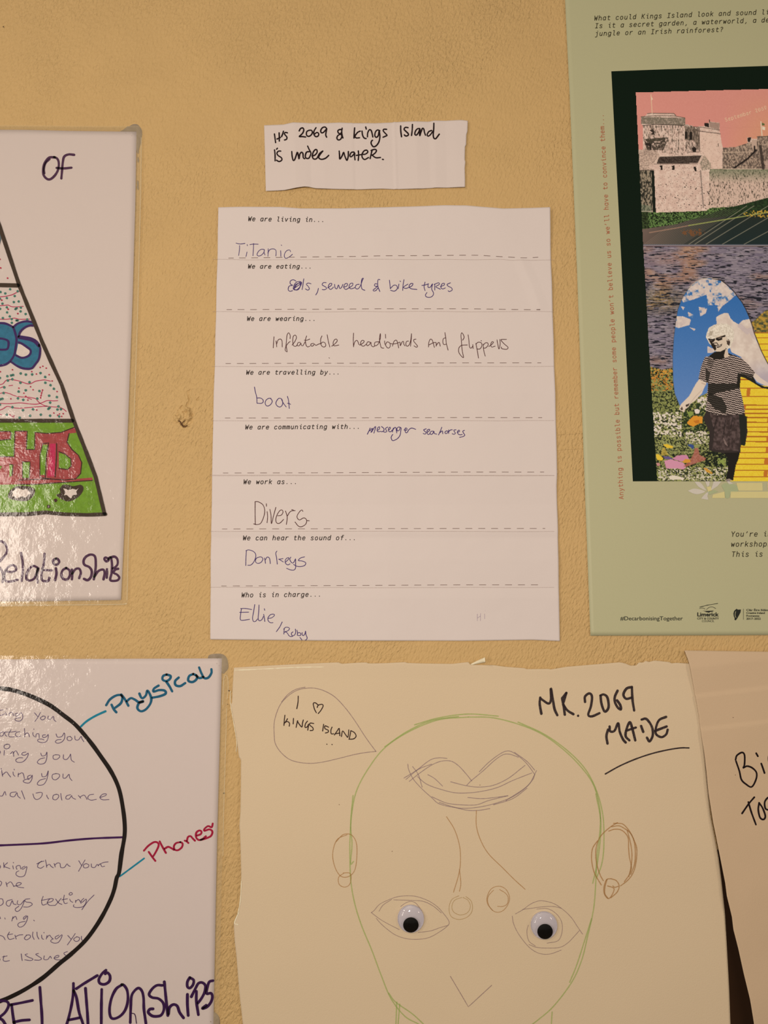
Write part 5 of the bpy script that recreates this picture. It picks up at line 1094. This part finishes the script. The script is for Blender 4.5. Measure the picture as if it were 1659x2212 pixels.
# ================================================================ 6. the face drawing
def h_draw(x, y):
    x = np.asarray(x, float); y = np.asarray(y, float)
    h = .0013 + .0020 * (fbm(x / 300, y / 260, 51, 2) - .35)
    h += .0006 * np.clip((560 - x) / 60, 0, 1) ** 2 * (.4 + .6 * np.sin(y / 70) ** 2)
    h += .0004 * np.clip((1465 - y) / 30, 0, 1)
    return h
top = [(506.5, 1441.5), (600, 1436), (700, 1431.3), (733.8, 1430.1), (736, 1433.3), (772, 1430.9), (794, 1430.1), (795.2, 1432.5), (832.6, 1431.8), (877.2, 1429.4), (878, 1431.3), (917, 1432.5), (977, 1433.3), (1011, 1429.4), (1016, 1435.7), (1066.5, 1436.2), (1090, 1439.5),
       (1132, 1442.5), (1136, 1444.5), (1184, 1444), (1185, 1445.7), (1221, 1439.5), (1337, 1429.7), (1349.5, 1432.6), (1359, 1437), (1371.7, 1436.6), (1377.9, 1429.7), (1386.5, 1430.9), (1391.5, 1426.7), (1399, 1429.2), (1411, 1426), (1443, 1429.2), (1448, 1432), (1458, 1430.9), (1500, 1433.4)]
left = [(506.5, 1441.5), (503.7, 1477.4), (502, 1521), (498.6, 1521.5), (505.3, 1557), (511.8, 1594.6), (514.3, 1612.5), (517.5, 1635), (521.6, 1639.3), (521.6, 1684), (520.8, 1749), (518.5, 1781.7), (520, 1800), (521, 1824), (522.5, 1889.4), (520, 1930), (516.4, 1967.7), (506.1, 1990), (508, 2029), (511.7, 2061), (518.3, 2144.7), (525.7, 2212), (535, 2320)]
right = [(1500, 1433.4), (1516, 1600), (1532, 1760), (1549, 1850), (1555.7, 1900), (1563.5, 1970), (1569, 2069), (1573, 2140), (1576, 2212), (1580, 2320)]
draw = sheet('face_drawing', top, right, [(535, 2320), (1580, 2320)], left, h_draw, CREAM, 4.0, origin=base(1040, 2320))
tag(draw, 'large cream torn-edged sheet with pencil-drawn upside-down face, bottom centre', 'drawing')
run_strokes(('draw_black', 'draw_mauve', 'draw_crayon', 'draw_lips', 'draw_green', 'draw_orange', 'draw_tan'), draw, h_draw)
for x, y in ((733, 1736), (847, 1836), (1036, 1694)):
    ik = Ink(); ik.dot((x, y), .9)
    ik.build('pencil_speck', mat('pencil_speck_brown', (120, 84, 60)), draw, h_draw, 2)
# torn curl of paper standing up from the top edge
cl = []; u = np.linspace(0, 1, 9)
A_ = np.array([(1016, 1434), (1028, 1427.5), (1044.5, 1418)]); B_ = np.array([(1017.5, 1436.5), (1032, 1433), (1045.5, 1428)])
v = []; f = []
for k, t in enumerate(u):
    for Q in (A_, B_):
        c = (1 - t) ** 2 * Q[0] + 2 * t * (1 - t) * Q[1] + t * t * Q[2]
        v.append(P(c[0], c[1], .0014 + .0045 * t * t))
for k in range(8): f.append((2 * k, 2 * k + 1, 2 * k + 3, 2 * k + 2))
o = mesh_obj('torn_curl', np.array(v), f, mat('torn_paper_fibre', (228, 204, 164), .9, .03), draw, True)
s = o.modifiers.new('t', 'SOLIDIFY'); s.thickness = .0002
ik = Ink()
ik.stroke([(508, 1447), (560, 1445), (640, 1441), (700, 1440)], 1.6, var=.6)
ik.build('torn_edge_fibre', mat('torn_paper_fibre', (228, 204, 164), .9, .03), draw, h_draw, 3)
ik = Ink()
ik.stroke([(499, 1492), (499, 1520), (505.5, 1560), (512, 1600), (511.5, 1622)], 1.2, var=.4)
ik.build('torn_edge_fibre', mat('torn_paper_fibre', (228, 204, 164), .9, .03), draw, h_draw, 3)
ik = Ink()
ik.stroke([(516.5, 1969), (508, 1990), (515, 1994)], 2.2, var=.3); ik.stroke([(523, 1900), (521, 1940), (514, 1975)], 1.6, var=.3)
ik.build('torn_edge_fibre', mat('torn_paper_fibre', (228, 204, 164), .9, .03), draw, h_draw, 3)

# ================================================================ 7. the lettered sheet overlapping it on the right
def h_bird(x, y):
    x = np.asarray(x, float); y = np.asarray(y, float)
    ks = [1400, 1440, 1500, 1503, 1572, 1576, 1700, 1900, 2300]
    h = np.interp(y + (x - 1500) * .12, ks, [0, 14, 3, 9.0, 3, 9, 2.0, 4, 6]) * 1e-4
    h += .0011 * (fbm(x / 90, y / 120, 61, 2) - .5)
    h += .0040 * np.clip((y - 1650) / 500, 0, 1) * np.clip((1700 - x) / 160, 0, 1)
    return .0030 + h
bird = sheet('lettered_sheet', [(1474.5, 1404), (1659, 1406.5), (1900, 1411)], [(1900, 1411), (1900, 2320)], [(1640, 2320), (1900, 2320)],
             [(1474.5, 1404), (1482.2, 1427), (1493.4, 1482.7), (1504.5, 1543.8), (1510, 1590), (1515.6, 1621.6), (1520.2, 1658.7), (1524.9, 1708.7), (1534.1, 1771.7), (1539.7, 1800), (1549, 1850), (1558.6, 1900), (1562, 1928), (1572.7, 1973), (1575.5, 1999), (1586, 2041), (1597.4, 2093), (1610, 2147), (1621, 2212), (1640, 2320)],
             h_bird, TAN, 4.0, origin=base(1740, 2320))
tag(bird, 'buff sheet with black marker lettering overlapping the face drawing, lower right corner', 'paper sheet')
run_strokes(('bird_black',), bird, h_bird)
for x, y in ((1583, 1671), (1578, 1547.5)):
    ik = Ink(); ik.dot((x, y), .9); ik.build('ink_speck', mat('pencil_speck_brown', (120, 84, 60)), bird, h_bird, 2)

# ================================================================ 8. googly eyes glued on the drawing
EWH = mat('white_plastic', (200, 180, 174), .35, .02, spec=.5)
EBK = mat('black_plastic', (4, 3, 3), .6, .0, spec=.1)
def lathe(name, prof, m, parent, nseg=64, smooth=True):
    v = []; f = []
    for r, d in prof:
        for k in range(nseg):
            a = 2 * math.pi * k / nseg; v.append((r * math.cos(a), -d, r * math.sin(a)))
    for i in range(len(prof) - 1):
        for k in range(nseg):
            a = i * nseg + k; b = i * nseg + (k + 1) % nseg
            f.append((a, b, b + nseg, a + nseg))
    f.append(tuple(reversed(range(nseg)))); nb = (len(prof) - 1) * nseg
    f.append(tuple(nb + k for k in range(nseg)))
    me = bpy.data.meshes.new(name); me.from_pydata(v, [], f); me.validate()
    bm = bmesh.new(); bm.from_mesh(me); bmesh.ops.recalc_face_normals(bm, faces=bm.faces); bm.to_mesh(me); bm.free()
    if smooth:
        for p in me.polygons: p.use_smooth = len(p.vertices) == 4
    me.materials.append(m)
    o = bpy.data.objects.new(name, me); COL.objects.link(o); o.parent = parent
    return o
def googly(px, py, dx, label):
    dep = float(h_draw(px, py)) + .0002
    root = bpy.data.objects.new('googly_eye', None); COL.objects.link(root)
    p = P(px, py, dep); root.location = Vector((float(p[0]), float(p[1]), float(p[2])))
    tag(root, label, 'googly eye', 'googly eyes on the face drawing')
    s = float(P(px + 1, py)[0] - P(px, py)[0]); R = 28.4 * s
    lathe('backing_disc', [(R * .2, 0), (R, 0), (R, .0005), (R * .97, .0007), (R * .2, .0007)], EWH, root)
    lathe('rim', [(R, .0006), (R, .0010), (R * .965, .0011), (R * .965, .0006)], mat('clear_rim', (220, 200, 196), .15, .02, alpha=.55, spec=.6), root)
    prof = [(R * .985, .0008), (R * .98, .0020)]
    for k in range(1, 12):
        a = k / 12 * math.pi / 2; prof.append((R * .98 * math.cos(a), .0020 + .0028 * math.sin(a)))
    lathe('clear_dome', prof, DOME, root)
    pu = lathe('pupil', [(.3 * 16.4 * s, 0), (16.4 * s, 0), (16.6 * s, .0004), (16.0 * s, .0007), (.3 * 16.4 * s, .0007)], EBK, root)
    pu.location = (dx * s, -.0015, -11.0 * s)
    pu.rotation_euler = (math.radians(9), 0, 0)
    return root
googly(887.0, 1980.5, 0, 'white googly eye with black pupil on the left eye of the face drawing')
googly(1173.4, 1995.0, 1.2, 'white googly eye with black pupil on the right eye of the face drawing')
